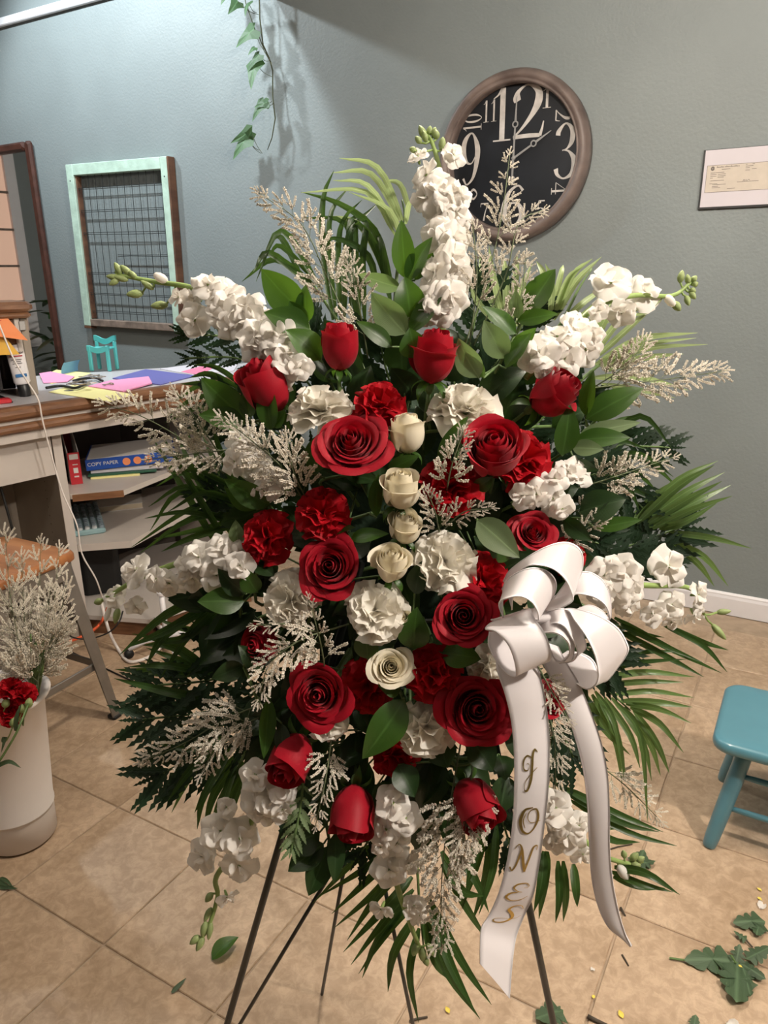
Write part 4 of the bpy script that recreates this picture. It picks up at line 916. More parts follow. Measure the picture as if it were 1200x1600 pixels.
def fern(label, path, wpx, n_=14, t=1.115, light=False, ang=52, dens=1.0):
    pts = cr([(u, v) for u, v in path], 8); L_ = len(pts); rp = [P(u, v, t - .03 * i / L_) for i, (u, v) in enumerate(pts)]
    th = thing('fern_frond', label, 'foliage', rp[0]); part('rachis', MB().tube(rp, .0018, 5).build('rachis', 'stem', True), th)
    for k in range(n_):
        s = .12 + .86 * k / (n_ - 1); i = min(L_ - 2, int(s * (L_ - 1))); d = (rp[i + 1] - rp[i]).normalized(); nrm = (CAMP - rp[i]).normalized(); sd = d.cross(nrm).normalized()
        L2 = wpx / F * t * (math.sin(math.pi * min(1, (.18 + .82 * (1 - s)))) ** .7 * .9 + .12) * .62
        for sg in (-1, 1):
            a = math.radians(ang * (1 - .45 * s)); y = (d * math.cos(a) + sd * sg * math.sin(a) + nrm * R.uniform(-.15, .25)).normalized(); x = y.cross(nrm).normalized(); z = x.cross(y)
            part('pinna', (PINL if light else PIN)[0], th, frame(rp[i], x * L2 * .95, y * L2, z * L2))
    i = L_ - 2; d = (rp[-1] - rp[-2]).normalized(); nrm = (CAMP - rp[-1]).normalized(); x = d.cross(nrm).normalized(); L2 = wpx / F * t * .3
    part('pinna', (PINL if light else PIN)[0], th, frame(rp[-2], x * L2 * .9, d * L2, nrm * L2))
    return th
def limonium_branch(k):
    rr = random.Random(70 + k); mb = MB(); mb.cur = 0
    spikes = [([V((0, 0, 0)), V((.03, .35, .02)), V((.02, .7, .05)), V((-.04, 1.0, .03))], .24, 1.0)]
    for s_, sg, ln in ((.20, 1, .42), (.34, -1, .38), (.52, 1, .26))[:2 + k % 2]:
        b = V((.02, s_, .01)); spikes.append(([b, b + V((sg * ln * .38, ln * .55, rr.uniform(-.1, .2) * ln)), b + V((sg * ln * .60, ln, rr.uniform(-.1, .25) * ln))], .25, .85))
    for pth, st, sz in spikes:
        q = [V(p) for p in cr(pth, 6)]; L_ = sum((q[i + 1] - q[i]).length for i in range(len(q) - 1)); mb.cur = 0; mb.tube(q, [.010 * sz * (1 - .6 * i / len(q)) for i in range(len(q))], 3)
        n_ = max(4, int(L_ * (1 - st) / .040)); mb.cur = 1
        for i in range(n_):
            f = st + (1 - st) * i / (n_ - 1); x_ = f * (len(q) - 1); a = min(len(q) - 2, int(x_)); p = q[a].lerp(q[a + 1], x_ - a); d = (q[a + 1] - q[a]).normalized(); side = d.cross(V((0, 0, 1))).normalized()
            for sg in (-1, 1):
                dd = (d * rr.uniform(.7, 1.0) + side * sg * rr.uniform(.5, 1.5) * (1.15 - .5 * f) + V((0, 0, rr.uniform(-.5, .9)))).normalized(); x = dd.orthogonal().normalized(); y = dd.cross(x); ln = rr.uniform(.055, .08) * sz; r_ = ln * .40
                vs = [p + dd * ln * z + (x * math.cos(t_) + y * math.sin(t_)) * r_ * rad for rad, z in ((.2, 0), (1, .5), (.8, 1)) for t_ in (0, 1.57, 3.14, 4.71)]
                mb.add(vs, [(m * 4 + i_, m * 4 + (i_ + 1) % 4, m * 4 + 4 + (i_ + 1) % 4, m * 4 + 4 + i_) for m in range(2) for i_ in range(4)] + [(8, 9, 10, 11)])
    return mb.build('blossom_branch', ['staticestem', 'statice'])
LIM = [limonium_branch(k) for k in range(6)]
def limonium(label, path, n_=10, bl=60, t=None, s0=.2, ang=42, group=None, cat='flower', dt=0.0, spread=1.0, world=None):
    """panicle along a pixel path; bl = branch length in px at the base (shrinks to the tip)"""
    q = cr(path, 10); L_ = len(q); tb_ = [((TF(u, v) - .015 if t is None else t) + dt + (.085 * (1 - i / L_) ** 2.2 if t is None else 0)) for i, (u, v) in enumerate(q)]; pw = [P(u, v, tt) for (u, v), tt in zip(q, tb_)]
    n_ = int(n_ * 1.15) + 1; th = thing('limonium_spray', label, cat, pw[0], group); part('stem', MB().tube(pw, [.0012 * (1 - .6 * i / L_) for i in range(L_)], 5).build('stem', 'staticestem', True), th)
    for k in range(n_ + 1):
        s = s0 + (1 - s0) * k / n_; i = min(L_ - 2, int(s * (L_ - 1))); p = pw[i]; d = (pw[i + 1] - pw[i]).normalized(); nrm = (CAMP - p).normalized(); sd = d.cross(nrm).normalized()
        sg = 1 if k % 2 else -1; a = math.radians(ang * R.uniform(.7, 1.2)) * (1 - .5 * (s - s0)) * spread if k < n_ else 0
        y = (d * math.cos(a) + sd * sg * math.sin(a) + nrm * R.uniform(-.25, .45)).normalized(); x = y.cross(nrm).normalized() * R.choice((-1, 1)); z = x.cross(y)
        ln = bl * (1.05 - .62 * (s - s0) / (1 - s0)) * R.uniform(.85, 1.1) * tb_[i] / F
        part('blossom_branch', LIM[R.randrange(6)], th, frame(p, x * ln, y * ln, z * ln))
    return th

# ================================================================ THE SPRAY
# --- stand and foam
ez = thing('wire_easel', 'dark green wire easel carrying the flower spray', 'easel', P(440, 1330, 1.16))
def rod(nm, a, b, r, mid=None): part(nm, MB().tube([a, b], r, 10).build(nm, 'easel', True), ez)
la, lb = P(437, 1318, 1.16), P(352, 1610, 1.28); k_ = la.z / (la.z - lb.z); rod('leg', la + (la - lb) * 1.2, la + (lb - la) * k_ * .999, .0058)
ra, rb = P(823, 1400, 1.16), P(867, 1610, 1.27); k_ = ra.z / (ra.z - rb.z); rod('leg', ra + (ra - rb) * 1.4, ra + (rb - ra) * k_ * .999, .0058)
rod('rear_leg', P(548, 1300, 1.24), G(503, 1553, .002), .0035)
for (ua, va, ub, vb) in ((512, 1372, 372, 1605), (612, 1440, 646, 1605)):
    a_, b_ = P(ua, va, 1.17), P(ub, vb, 1.275); k_ = a_.z / (a_.z - b_.z); rod('rear_leg', a_ + (a_ - b_) * .8, a_ + (b_ - a_) * k_ * .999, .0032)
rod('cross_bar', P(455, 1262, 1.16), P(800, 1290, 1.16), .004)
fo = frame(P(635, 860, 1.13), CR, CU, CB); foam = thing('floral_foam_block', 'dark wet floral foam block hidden inside the spray', 'foam', fo.translation)
part('block', MB().box((0, 0, 0), (.26, .46, .085), bev=.02).build('block', 'foam'), foam, fo)
for k in range(5): part('cage_bar', MB().tube([fo @ V((-.14, -.2 + k * .1, .0)), fo @ V((-.12, -.2 + k * .1, .048)), fo @ V((.12, -.2 + k * .1, .048)), fo @ V((.14, -.2 + k * .1, .0))], .003, 5).build('cage_bar', 'easel'), foam)

# --- red roses
rose(531, 543, 68, (.05, .88, .42), 'bud', 'red', 'upright red rosebud beneath the left leaves, left of the top pair')
rose(678, 553, 86, (.10, .90, .40), 'tight', 'red', 'upright red rosebud at the foot of the tall white stock', spin=1.0)
rose(418, 605, 82, (-.35, .75, .5), 'bud', 'red', 'red rosebud tipped left beside the upper left white stock')
rose(868, 613, 82, (.66, .44, .60), 'tight', 'red', 'red rose turned right below the upper right white stock')
rose(550, 694, 104, (-.05, .42, .90), 'open', 'red', 'wide open bright red rose left of the top cream rose', dt=-.02)
rose(772, 706, 96, (-.10, .52, .82), 'half', 'red', 'open red rose overlapping the big red carnation at right', dt=-.02)
rose(518, 886, 94, (-.12, .20, .97), 'open', 'red', 'round dark red rose between two red carnations and the white one at left')
rose(724, 963, 88, (-.05, .20, .97), 'open', 'red', 'red rose just left of the white bow', dt=-.015)
rose(832, 834, 66, (.05, .40, .90), 'open', 'red', 'small red rose directly above the white bow')
rose(500, 1083, 92, (-.15, .05, .98), 'open', 'red', 'large shaded red rose at lower left of the middle', dt=-.01)
rose(744, 1108, 104, (.05, .18, .97), 'open', 'red', 'large red rose left of the ribbon tails', dt=-.015)
rose(455, 1184, 78, (-.30, -.55, .75), 'bud', 'red', 'dark red rosebud hanging down above the lower left white stock')
rose(551, 1268, 78, (-.05, -.72, .60), 'bud', 'red', 'red rosebud pointing straight down at the bottom')
rose(742, 1255, 80, (.30, -.50, .75), 'bud', 'red', 'dark red rosebud at the bottom left of the ribbon tail')
rose(410, 1006, 62, (-.55, .0, .80), 'half', 'red', 'half hidden dark red rose at far left below the white carnation', dt=.02)
rose(858, 1085, 60, (.5, .0, .80), 'half', 'red', 'dark red rose half hidden behind the two ribbon tails', dt=.05)
# --- cream roses, top to bottom
rose(635, 674, 66, (-.05, .93, .36), 'tight', 'cream', 'tall cream rose at the top of the cream column', spin=.4)
rose(625, 762, 68, (.05, .82, .57), 'tight', 'cream', 'second cream rose from the top of the column', spin=2.0, dt=-.015)
rose(632, 822, 58, (.05, .75, .66), 'tight', 'cream', 'third cream rose, tucked under the second one', spin=4.0, dt=.005)
rose(612, 880, 66, (.05, .68, .73), 'tight', 'cream', 'fourth cream rose, above the middle white carnation', spin=5.0, dt=-.01)
rose(627, 968, 36, (.1, .35, .93), 'tight', 'cream', 'small cream rose half hidden behind the middle white carnation', dt=.01)
rose(611, 1042, 62, (.05, .28, .95), 'open', 'cream', 'lowest cream rose with tightly whorled centre', spin=1.5)
# --- red carnations
carnation(593, 626, 84, (.0, .62, .78), 'red', 'red carnation between the top cream rose and white carnation')
carnation(822, 712, 100, (.40, .30, .86), 'red', 'big frilled red carnation at upper right')
carnation(703, 754, 100, (-.05, .45, .88), 'red', 'red carnation right of the second cream rose behind limonium', dt=.01)
carnation(502, 797, 88, (-.10, .45, .88), 'red', 'frilled red carnation left of the second cream rose')
carnation(412, 838, 84, (-.40, .20, .88), 'red', 'red carnation at the left edge of the middle')
carnation(757, 905, 88, (.05, .32, .94), 'red', 'dark red carnation left of the bow top', dt=.005)
carnation(678, 1054, 86, (.0, .15, .98), 'red', 'dark red carnation right of the lowest cream rose')
carnation(574, 1074, 84, (-.05, .05, .98), 'red', 'shaded red carnation left of the lowest cream rose', dt=.03)
carnation(617, 1186, 78, (.0, -.30, .95), 'red', 'red carnation peeping below the lowest white carnation', dt=.025)
carnation(893, 868, 60, (.5, .20, .80), 'red', 'red carnation peeping out right of the bow top', dt=.03)
# --- white carnations
carnation(500, 630, 98, (-.08, .78, .58), 'white', 'white carnation under the left upright rosebud', flat=.9)
carnation(727, 630, 108, (.05, .72, .66), 'white', 'large white carnation under the right upright rosebud', flat=.95, dt=.015)
carnation(697, 872, 100, (.05, .40, .90), 'white', 'white carnation at the centre right, right of the cream roses')
carnation(447, 936, 92, (-.45, .15, .88), 'white', 'white carnation at left beside the round dark red rose')
carnation(585, 950, 96, (-.05, .35, .92), 'white', 'white carnation in the middle under the fourth cream rose', dt=-.01)
carnation(668, 1142, 100, (.05, -.20, .95), 'white', 'lowest full white carnation, left of the large red rose')
carnation(512, 1134, 66, (.0, -.35, .92), 'white', 'white carnation peeping below the large shaded rose', dt=.02)
carnation(768, 1038, 62, (.3, .0, .92), 'white', 'white carnation half covered by the bow knot', dt=.02)

# --- white stock
def along(path, n_, dm0, dm1, side=14, seed=1, toward=.75, lean=(0, 0)):
    rr = random.Random(seed); q = cr(path, 12); out = []
    for k in range(n_):
        s = k / (n_ - 1); i = min(len(q) - 1, int(s * (len(q) - 1))); u, v = q[i][:2]; d = q[min(i + 1, len(q) - 1)][:2] - q[max(0, i - 1)][:2]; d = d / (np.hypot(*d) + 1e-6); nx, ny = -d[1], d[0]
        o = ((-1, .15, 1, -.3, .6)[k % 5]) * side * (1 - .3 * s)
        out.append((u + nx * o + rr.uniform(-4, 4), v + ny * o + rr.uniform(-4, 4), dm0 + (dm1 - dm0) * s, nx * o / side * .75 + lean[0], -ny * o / side * .75 + lean[1], toward + rr.uniform(-.15, .2)))
    return out
stock('tall white stock spike standing at the top of the spray', [(690, 520, .05), (694, 430, .03), (694, 340, .02), (690, 280, .01), (676, 225, 0), (664, 208, 0)],
      along([(688, 480), (698, 420), (700, 350), (690, 290)], 17, 62, 56, 22, 3) + [(690, 485, 50, .1, -.2, .9), (662, 270, 52, -.6, .3, .7), (652, 240, 36, -.5, .6, .6), (722, 300, 46, .6, .2, .7), (712, 240, 40, .5, .2, .75), (660, 305, 52, -.6, .1, .7)],
      [(690, 235, 692, 216, 7, 0), (664, 216, 656, 198, 7, 0), (670, 212, 672, 198, 6, 0), (676, 214, 680, 200, 6, 0), (658, 224, 650, 214, 6, 0), (650, 236, 641, 232, 6, 0), (682, 218, 681, 204, 7, 0), (666, 222, 662, 206, 6, 0)])
stock('long white stock reaching to the upper left in front of the window sash', [(470, 590, .05), (420, 530, .02), (360, 480, .01), (300, 450, 0), (240, 440, 0), (190, 430, 0), (180, 424, 0)],
      along([(452, 560), (420, 530), (380, 495), (340, 468)], 13, 66, 62, 26, 5, lean=(-.1, .25)) + [(325, 440, 52, 0, .7, .7), (300, 500, 56, -.3, -.3, .8), (276, 462, 34, -.5, .1, .7), (350, 490, 54, 0, 0, .9), (468, 575, 44, .3, -.3, .8), (300, 465, 40, -.4, .3, .7)],
      [(262, 440, 243, 430, 8, 1), (240, 452, 222, 440, 6, 0), (224, 458, 200, 460, 8, 0), (262, 476, 238, 478, 8, 0), (205, 430, 190, 416, 7, 0), (200, 438, 178, 432, 6, 0), (190, 430, 180, 412, 7, 0), (188, 434, 168, 432, 6, 0), (186, 436, 172, 444, 6, 0), (214, 436, 202, 424, 6, 0)])
stock('white stock reaching to the upper right, tipped with small green buds', [(820, 590, .05), (880, 530, .02), (930, 480, .01), (990, 462, 0), (1050, 462, 0), (1080, 440, 0)],
      [(842, 548, 62, -.5, .0, .8), (872, 520, 60, -.1, .5, .8), (905, 515, 56, .3, .4, .8), (920, 545, 56, .4, -.1, .85), (885, 560, 60, 0, -.2, .95), (850, 575, 44, -.3, -.4, .8), (930, 525, 44, .5, 0, .8), (897, 498, 40, 0, .7, .6), (828, 560, 40, -.6, -.1, .7),
       (955, 436, 66, -.2, .3, .85), (1012, 455, 58, .35, .2, .85), (972, 490, 46, .0, -.4, .8), (935, 485, 32, -.2, .1, .8)],
      [(1040, 462, 1052, 476, 8, 1), (1052, 472, 1062, 484, 8, 0), (1062, 442, 1066, 424, 7, 0), (1076, 444, 1074, 430, 6, 0), (1080, 440, 1088, 432, 6, 0), (1082, 446, 1090, 442, 6, 0), (1078, 452, 1086, 456, 6, 0), (1078, 456, 1086, 466, 6, 0), (1072, 462, 1076, 476, 6, 0)])
stock('white stock pointing left at mid height above the stool', [(420, 860, .05), (360, 866, .02), (280, 880, .01), (215, 905, 0), (165, 935, 0), (150, 942, 0)],
      [(362, 862, 58, .2, .3, .85), (340, 850, 46, 0, .6, .7), (308, 866, 56, -.1, .4, .85), (340, 900, 52, 0, -.4, .85), (290, 880, 50, -.4, 0, .8), (262, 915, 54, -.1, -.4, .85), (240, 905, 44, -.3, -.2, .85), (208, 888, 56, -.4, .4, .75), (176, 930, 40, -.5, .3, .75), (212, 950, 34, .1, -.7, .5), (300, 905, 46, .2, -.3, .85), (375, 885, 46, .3, -.2, .9)],
      [(160, 938, 148, 942, 7, 0), (185, 950, 180, 972, 7, 0), (172, 946, 166, 968, 5, 1)])
stock('white stock pointing right at mid height beside the bow', [(880, 900, .05), (960, 912, .02), (1020, 915, .01), (1080, 920, 0), (1100, 960, 0)],
      [(945, 898, 56, -.3, .4, .8), (975, 890, 58, .1, .4, .85), (960, 930, 60, -.1, -.2, .95), (990, 920, 52, .3, 0, .9), (985, 950, 44, .2, -.5, .8), (938, 925, 44, -.4, 0, .85), (1050, 884, 62, .3, .2, .85), (1022, 960, 44, -.1, -.4, .85), (1052, 945, 48, .1, .1, .95), (1050, 975, 32, .0, -.7, .65), (1088, 965, 36, .2, -.7, .6), (1095, 928, 40, .6, .3, .7)],
      [(1100, 957, 1140, 955, 6, 0) if 0 else (1119, 957, 1140, 955, 6, 0), (1112, 975, 1132, 997, 7, 0), (1088, 944, 1090, 962, 8, 1)])
stock('white stock drooping at the lower left over the tiles', [(455, 1190, .05), (410, 1250, .02), (375, 1320, .01), (338, 1370, 0), (340, 1400, 0), (325, 1450, 0), (308, 1474, 0)],
      [(398, 1210, 52, -.2, .4, .85), (428, 1250, 56, .1, .2, .95), (400, 1255, 54, -.2, 0, .95), (445, 1230, 50, .4, .1, .85), (420, 1278, 48, .1, -.4, .9), (352, 1262, 34, -.4, .3, .8), (342, 1300, 58, -.1, .3, .9), (378, 1312, 62, .3, .1, .9), (312, 1340, 58, -.4, -.1, .85), (372, 1358, 60, .2, -.3, .9), (442, 1268, 46, .4, -.1, .9), (356, 1405, 34, .4, -.6, .6)],
      [(332, 1395, 322, 1408, 7, 0), (330, 1418, 320, 1438, 6, 0), (322, 1440, 316, 1462, 7, 0), (312, 1462, 298, 1474, 7, 0), (318, 1464, 308, 1484, 7, 0), (330, 1440, 326, 1466, 6, 0)])
stock('white stock hanging down at the bottom centre', [(620, 1220, .05), (622, 1290, .02), (618, 1370, .01), (640, 1440, 0), (655, 1480, 0), (664, 1500, 0)],
      [(612, 1255, 54, -.1, .4, .9), (635, 1280, 48, .3, .1, .9), (600, 1298, 52, -.3, 0, .9), (622, 1320, 46, .2, -.1, .95), (608, 1362, 58, -.1, .0, .95), (592, 1325, 36, -.5, .1, .8), (640, 1352, 40, .4, 0, .85), (594, 1425, 40, -.3, -.3, .85), (648, 1418, 38, .3, -.2, .9), (658, 1432, 34, .5, -.3, .8)],
      [(652, 1474, 646, 1492, 8, 0), (660, 1480, 660, 1500, 8, 0), (668, 1474, 676, 1492, 7, 0), (662, 1492, 668, 1508, 7, 0)])
stock('white stock at lower right showing between the two ribbon tails', [(840, 1210, .05), (880, 1270, .02), (930, 1330, .01), (985, 1350, 0), (1005, 1345, 0)],
      [(868, 1262, 56, -.1, .4, .85), (888, 1312, 60, .1, -.2, .95), (870, 1290, 44, -.4, 0, .85), (908, 1290, 42, .4, .2, .85), (912, 1340, 40, .3, -.5, .8), (868, 1320, 40, -.3, -.3, .85)],
      [(966, 1352, 980, 1372, 9, 1), (985, 1344, 996, 1334, 7, 0), (985, 1350, 1000, 1352, 7, 0), (976, 1340, 974, 1330, 6, 0), (994, 1346, 1006, 1340, 6, 0)])
stock('white stock half hidden at inner left behind limonium', [(450, 770, .05), (410, 745, .03), (385, 710, .02), (370, 680, .02)],
      [(372, 682, 48, -.4, .4, .8), (362, 722, 52, -.5, .1, .8), (398, 728, 54, .0, .2, .95), (425, 750, 48, .3, .0, .9), (388, 700, 44, 0, .4, .9), (415, 770, 44, .1, -.4, .9)])
stock('white stock at inner right below the big red carnation', [(800, 790, .05), (850, 765, .03), (895, 740, .02)],
      [(868, 745, 44, .1, .4, .85), (890, 735, 40, .4, .2, .85), (838, 770, 52, -.3, .1, .9), (866, 778, 50, .1, -.1, .95), (880, 798, 44, .3, -.4, .85), (815, 775, 44, -.5, 0, .85), (905, 735, 50, .5, .2, .8)])
# --- glossy leaves
sprig('glossy broad leaves beside the left limonium near the top', (500, 560), [(476, 492, 408, 420, 56, 'g', .2), (482, 502, 478, 444, 30, 'g', .5), (484, 515, 412, 488, 46, 'g', -.3), (502, 562, 446, 515, 44, 'g', -.5), (478, 505, 452, 470, 30, 'g')])
sprig('cluster of upright glossy leaves left of the tall white stock', (640, 540), [(634, 436, 627, 343, 38, 'g', .1), (636, 440, 676, 370, 30, 'g', .4), (648, 438, 680, 394, 22, 'g', .5), (640, 496, 632, 432, 50, 'g', -.2), (634, 522, 580, 456, 50, 'b', .2), (626, 450, 560, 428, 30, 'b', .3), (640, 520, 692, 458, 32, 'g', .5), (612, 542, 556, 502, 28, 'g', -.4), (650, 560, 640, 512, 48, 'g', .0)])
sprig('glossy leaves right of the tall white stock, one lifted high', (780, 570), [(822, 492, 868, 420, 44, 'g', .4), (808, 502, 872, 490, 26, 'g', .2), (806, 522, 752, 478, 28, 'g', -.5), (790, 560, 756, 500, 44, 'b', .1), (800, 540, 838, 512, 24, 'g'), (748, 590, 716, 528, 42, 'b', .3), (756, 590, 728, 540, 26, 'g', .5), (810, 498, 806, 452, 22, 'b'), (790, 575, 830, 520, 28, 'g', .6)])
sprig('glossy leaves fanned out right of the turned red rose', (890, 700), [(915, 655, 1006, 606, 44, 'g', .2), (938, 648, 950, 608, 28, 'g'), (898, 688, 986, 684, 32, 'g', .3), (904, 680, 1002, 660, 26, 'b', .3), (878, 712, 890, 632, 40, 'g', -.3), (915, 650, 928, 578, 26, 'g', .5), (894, 700, 944, 702, 28, 'b', .2), (900, 720, 935, 735, 20, 'd')])
sprig('glossy leaves at right above the bow', (900, 810), [(930, 826, 1003, 812, 24, 'g', .2), (905, 800, 978, 780, 54, 'd', .1), (880, 810, 925, 845, 30, 'd'), (915, 800, 960, 770, 30, 'd')])
sprig('glossy leaves around the tipped left rosebud', (430, 660), [(386, 658, 314, 590, 54, 'g', .2), (384, 662, 310, 648, 38, 'g', -.3), (424, 672, 420, 588, 34, 'g', .5), (392, 652, 384, 608, 26, 'g', .4), (428, 668, 446, 640, 22, 'g')])
sprig('single rounded leaf left of the wide open rose', (500, 755), [(486, 738, 516, 668, 44, 'g', .2), (540, 742, 592, 752, 26, 'd')])
sprig('curved leaf in front of the large white carnation', (680, 740), [(684, 724, 732, 650, 26, 'g', .5), (742, 762, 770, 745, 26, 'g')])
sprig('broad pale-centred leaf left of the small red rose', (790, 860), [(745, 812, 812, 872, 50, 'b', .1), (800, 870, 760, 842, 36, 'g')])
sprig('short curved leaves beside the second cream rose', (590, 800), [(588, 808, 592, 740, 24, 'g', .6), (490, 832, 556, 824, 24, 'g', .4), (548, 842, 608, 834, 24, 'g', .4), (606, 735, 655, 712, 26, 'g')])
sprig('round leaves between cream roses and the red rose by the bow', (670, 1010), [(646, 1014, 652, 948, 52, 'g', .1), (690, 1020, 752, 1030, 46, 'g', .2), (575, 1030, 572, 974, 40, 'g', .2), (648, 928, 660, 876, 34, 'd', .3)])
sprig('dark broad leaves at left below the mid left stock', (400, 940), [(382, 940, 308, 940, 46, 'g', -.2), (384, 928, 340, 888, 34, 'd', .3), (402, 925, 380, 885, 34, 'g', .3), (422, 790, 350, 748, 40, 'g', .2), (400, 796, 352, 762, 30, 'g'), (372, 850, 368, 812, 26, 'b'), (402, 880, 428, 900, 30, 'd')])
sprig('broad shaded leaf above the downward rosebud', (640, 1110), [(632, 1092, 566, 1186, 58, 'g', .2), (625, 1080, 590, 1070, 28, 'g')])
sprig('drooping broad leaves at the bottom left by the easel leg', (510, 1270), [(500, 1300, 440, 1322, 52, 'd', .2), (506, 1318, 450, 1362, 46, 'd', -.2), (512, 1322, 482, 1400, 44, 'd', .1), (524, 1300, 522, 1380, 30, 'd', .3), (530, 1360, 510, 1330, 30, 'd')])
sprig('dark leaves around the bottom red carnation', (700, 1190), [(690, 1165, 700, 1200, 50, 'd'), (740, 1160, 770, 1205, 52, 'd', .1), (622, 1195, 648, 1246, 46, 'd', .1), (780, 1180, 790, 1220, 36, 'd')])
sprig('narrow pale green leaf at lower left of the middle', (420, 1110), [(420, 1090, 412, 1186, 28, 'g', .3), (380, 1040, 330, 1060, 34, 'd'), (410, 1045, 372, 1008, 34, 'd'), (440, 1130, 442, 1190, 26, 'd')])
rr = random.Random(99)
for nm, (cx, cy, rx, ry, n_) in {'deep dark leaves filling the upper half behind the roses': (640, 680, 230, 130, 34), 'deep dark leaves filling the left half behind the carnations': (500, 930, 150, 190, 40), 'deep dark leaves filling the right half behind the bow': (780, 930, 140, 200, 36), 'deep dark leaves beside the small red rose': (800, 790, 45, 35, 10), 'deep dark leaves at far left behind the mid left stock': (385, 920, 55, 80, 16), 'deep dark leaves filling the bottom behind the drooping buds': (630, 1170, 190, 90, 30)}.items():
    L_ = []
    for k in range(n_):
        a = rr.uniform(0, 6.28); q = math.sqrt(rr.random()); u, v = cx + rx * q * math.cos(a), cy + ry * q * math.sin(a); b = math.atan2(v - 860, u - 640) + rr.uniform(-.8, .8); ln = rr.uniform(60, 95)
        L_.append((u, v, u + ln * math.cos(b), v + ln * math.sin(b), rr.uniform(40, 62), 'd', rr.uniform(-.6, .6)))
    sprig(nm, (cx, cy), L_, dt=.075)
# --- palm fronds
palm('arching pale palm frond at the top left of the tall stock', [(615, 520), (620, 430), (632, 345), (628, 312)], [(630, 345, 590, 262, 530, 247), (626, 345, 580, 272, 518, 270), (622, 362, 575, 290, 520, 282), (618, 368, 572, 300, 470, 301), (640, 330, 625, 288, 598, 282), (634, 350, 640, 318, 655, 318), (600, 420, 560, 350, 494, 338), (632, 400, 610, 330, 545, 300)], 9, 'palmpale')
palm('dark upright palm leaves behind the left limonium', [(560, 560), (548, 480), (545, 420)], [(520, 500, 505, 390, 505, 310, 522, 266), (526, 500, 514, 400, 518, 330, 546, 292), (532, 500, 528, 400, 536, 345, 566, 312), (538, 500, 540, 400, 552, 355, 590, 318), (556, 500, 548, 400, 548, 345, 574, 338), (562, 505, 556, 410, 556, 352, 568, 360), (570, 500, 566, 410, 572, 350, 560, 336), (604, 440, 590, 395, 560, 350, 494, 338), (612, 440, 585, 360, 530, 318, 470, 300), (590, 450, 575, 400, 535, 375, 500, 372), (610, 470, 600, 420, 596, 380, 584, 350)], 10, 'palm')
palm('green palm leaves arching left above the upper left stock', [(540, 520), (500, 460), (480, 430)], [(500, 450, 440, 360, 400, 440), (495, 440, 440, 385, 420, 400), (490, 445, 430, 405, 378, 440), (470, 430, 440, 372, 424, 376), (480, 440, 420, 395, 396, 425), (560, 440, 540, 350, 470, 340)], 9, 'palm')
palm('pale palm frond behind the upper right stock', [(850, 560), (880, 500), (905, 450), (925, 420)], [(865, 500, 900, 440, 940, 401), (868, 495, 895, 430, 926, 404), (866, 490, 888, 435, 908, 418), (862, 490, 876, 430, 880, 414), (872, 510, 915, 470, 962, 440), (880, 530, 930, 500, 980, 470), (860, 500, 862, 440, 852, 412), (885, 540, 950, 500, 1010, 480), (880, 520, 940, 470, 990, 448), (858, 480, 850, 430, 838, 408)], 10, 'palmpale')
palm('pale upright palm leaves behind the right limonium at the top', [(790, 560), (795, 500), (800, 460)], [(788, 500, 770, 430, 764, 384), (792, 500, 790, 430, 786, 400), (800, 500, 815, 450, 832, 410), (798, 500, 806, 430, 808, 396), (784, 500, 755, 440, 750, 400), (806, 510, 830, 460, 850, 440), (780, 510, 745, 470, 735, 440)], 10, 'palmpale')
palm('palm frond pointing right below the upper right stock', [(900, 600), (950, 560), (990, 540)], [(930, 570, 1000, 530, 1090, 520), (935, 572, 1000, 540, 1088, 528), (940, 575, 1010, 545, 1106, 538), (945, 580, 1000, 560, 1068, 553), (920, 565, 970, 500, 1012, 490), (915, 560, 950, 490, 965, 462), (940, 600, 1000, 610, 1055, 622), (925, 590, 1000, 590, 1076, 610), (930, 560, 985, 510, 1040, 462)], 10, 'palmpale')
palm('bright palm frond fanned at the far right above the mid right stock', [(930, 820), (990, 810), (1040, 790)], [(990, 815, 1060, 750, 1122, 720), (995, 818, 1060, 760, 1116, 727), (1000, 820, 1070, 770, 1132, 738), (1006, 822, 1075, 780, 1128, 752), (1012, 824, 1085, 785, 1142, 758), (1020, 826, 1085, 795, 1144, 775), (1030, 826, 1070, 815, 1120, 786), (985, 800, 1030, 760, 1060, 720) if 0 else (985, 812, 1030, 770, 1075, 745), (1045, 832, 1110, 840, 1174, 857), (1050, 845, 1100, 870, 1138, 916), (1048, 848, 1090, 880, 1116, 916)], 11, 'palmmid')
palm('dark thin palm leaves at right between limonium and wall', [(890, 740), (940, 710), (980, 690)], [(930, 700, 1000, 650, 1050, 700), (935, 715, 1000, 710, 1052, 745), (940, 725, 990, 735, 1030, 772), (930, 735, 980, 760, 1000, 800), (920, 700, 970, 690, 1010, 702), (925, 690, 960, 660, 1000, 648), (940, 700, 1010, 720, 1058, 760), (935, 740, 1000, 770, 1056, 795)], 9, 'palm')
palm('long palm frond at right below the mid right stock', [(900, 940), (960, 975), (1020, 1000)], [(960, 965, 1040, 1010, 1128, 1052), (966, 985, 1040, 1025, 1100, 1058), (970, 975, 1030, 1005, 1098, 1035), (1034, 975, 1090, 1000, 1138, 1016), (1045, 980, 1100, 1010, 1136, 1050), (940, 1000, 990, 990, 1038, 996), (940, 1040, 1000, 1020, 1062, 1018), (935, 1050, 1000, 1035, 1072, 1030)], 9, 'palm')
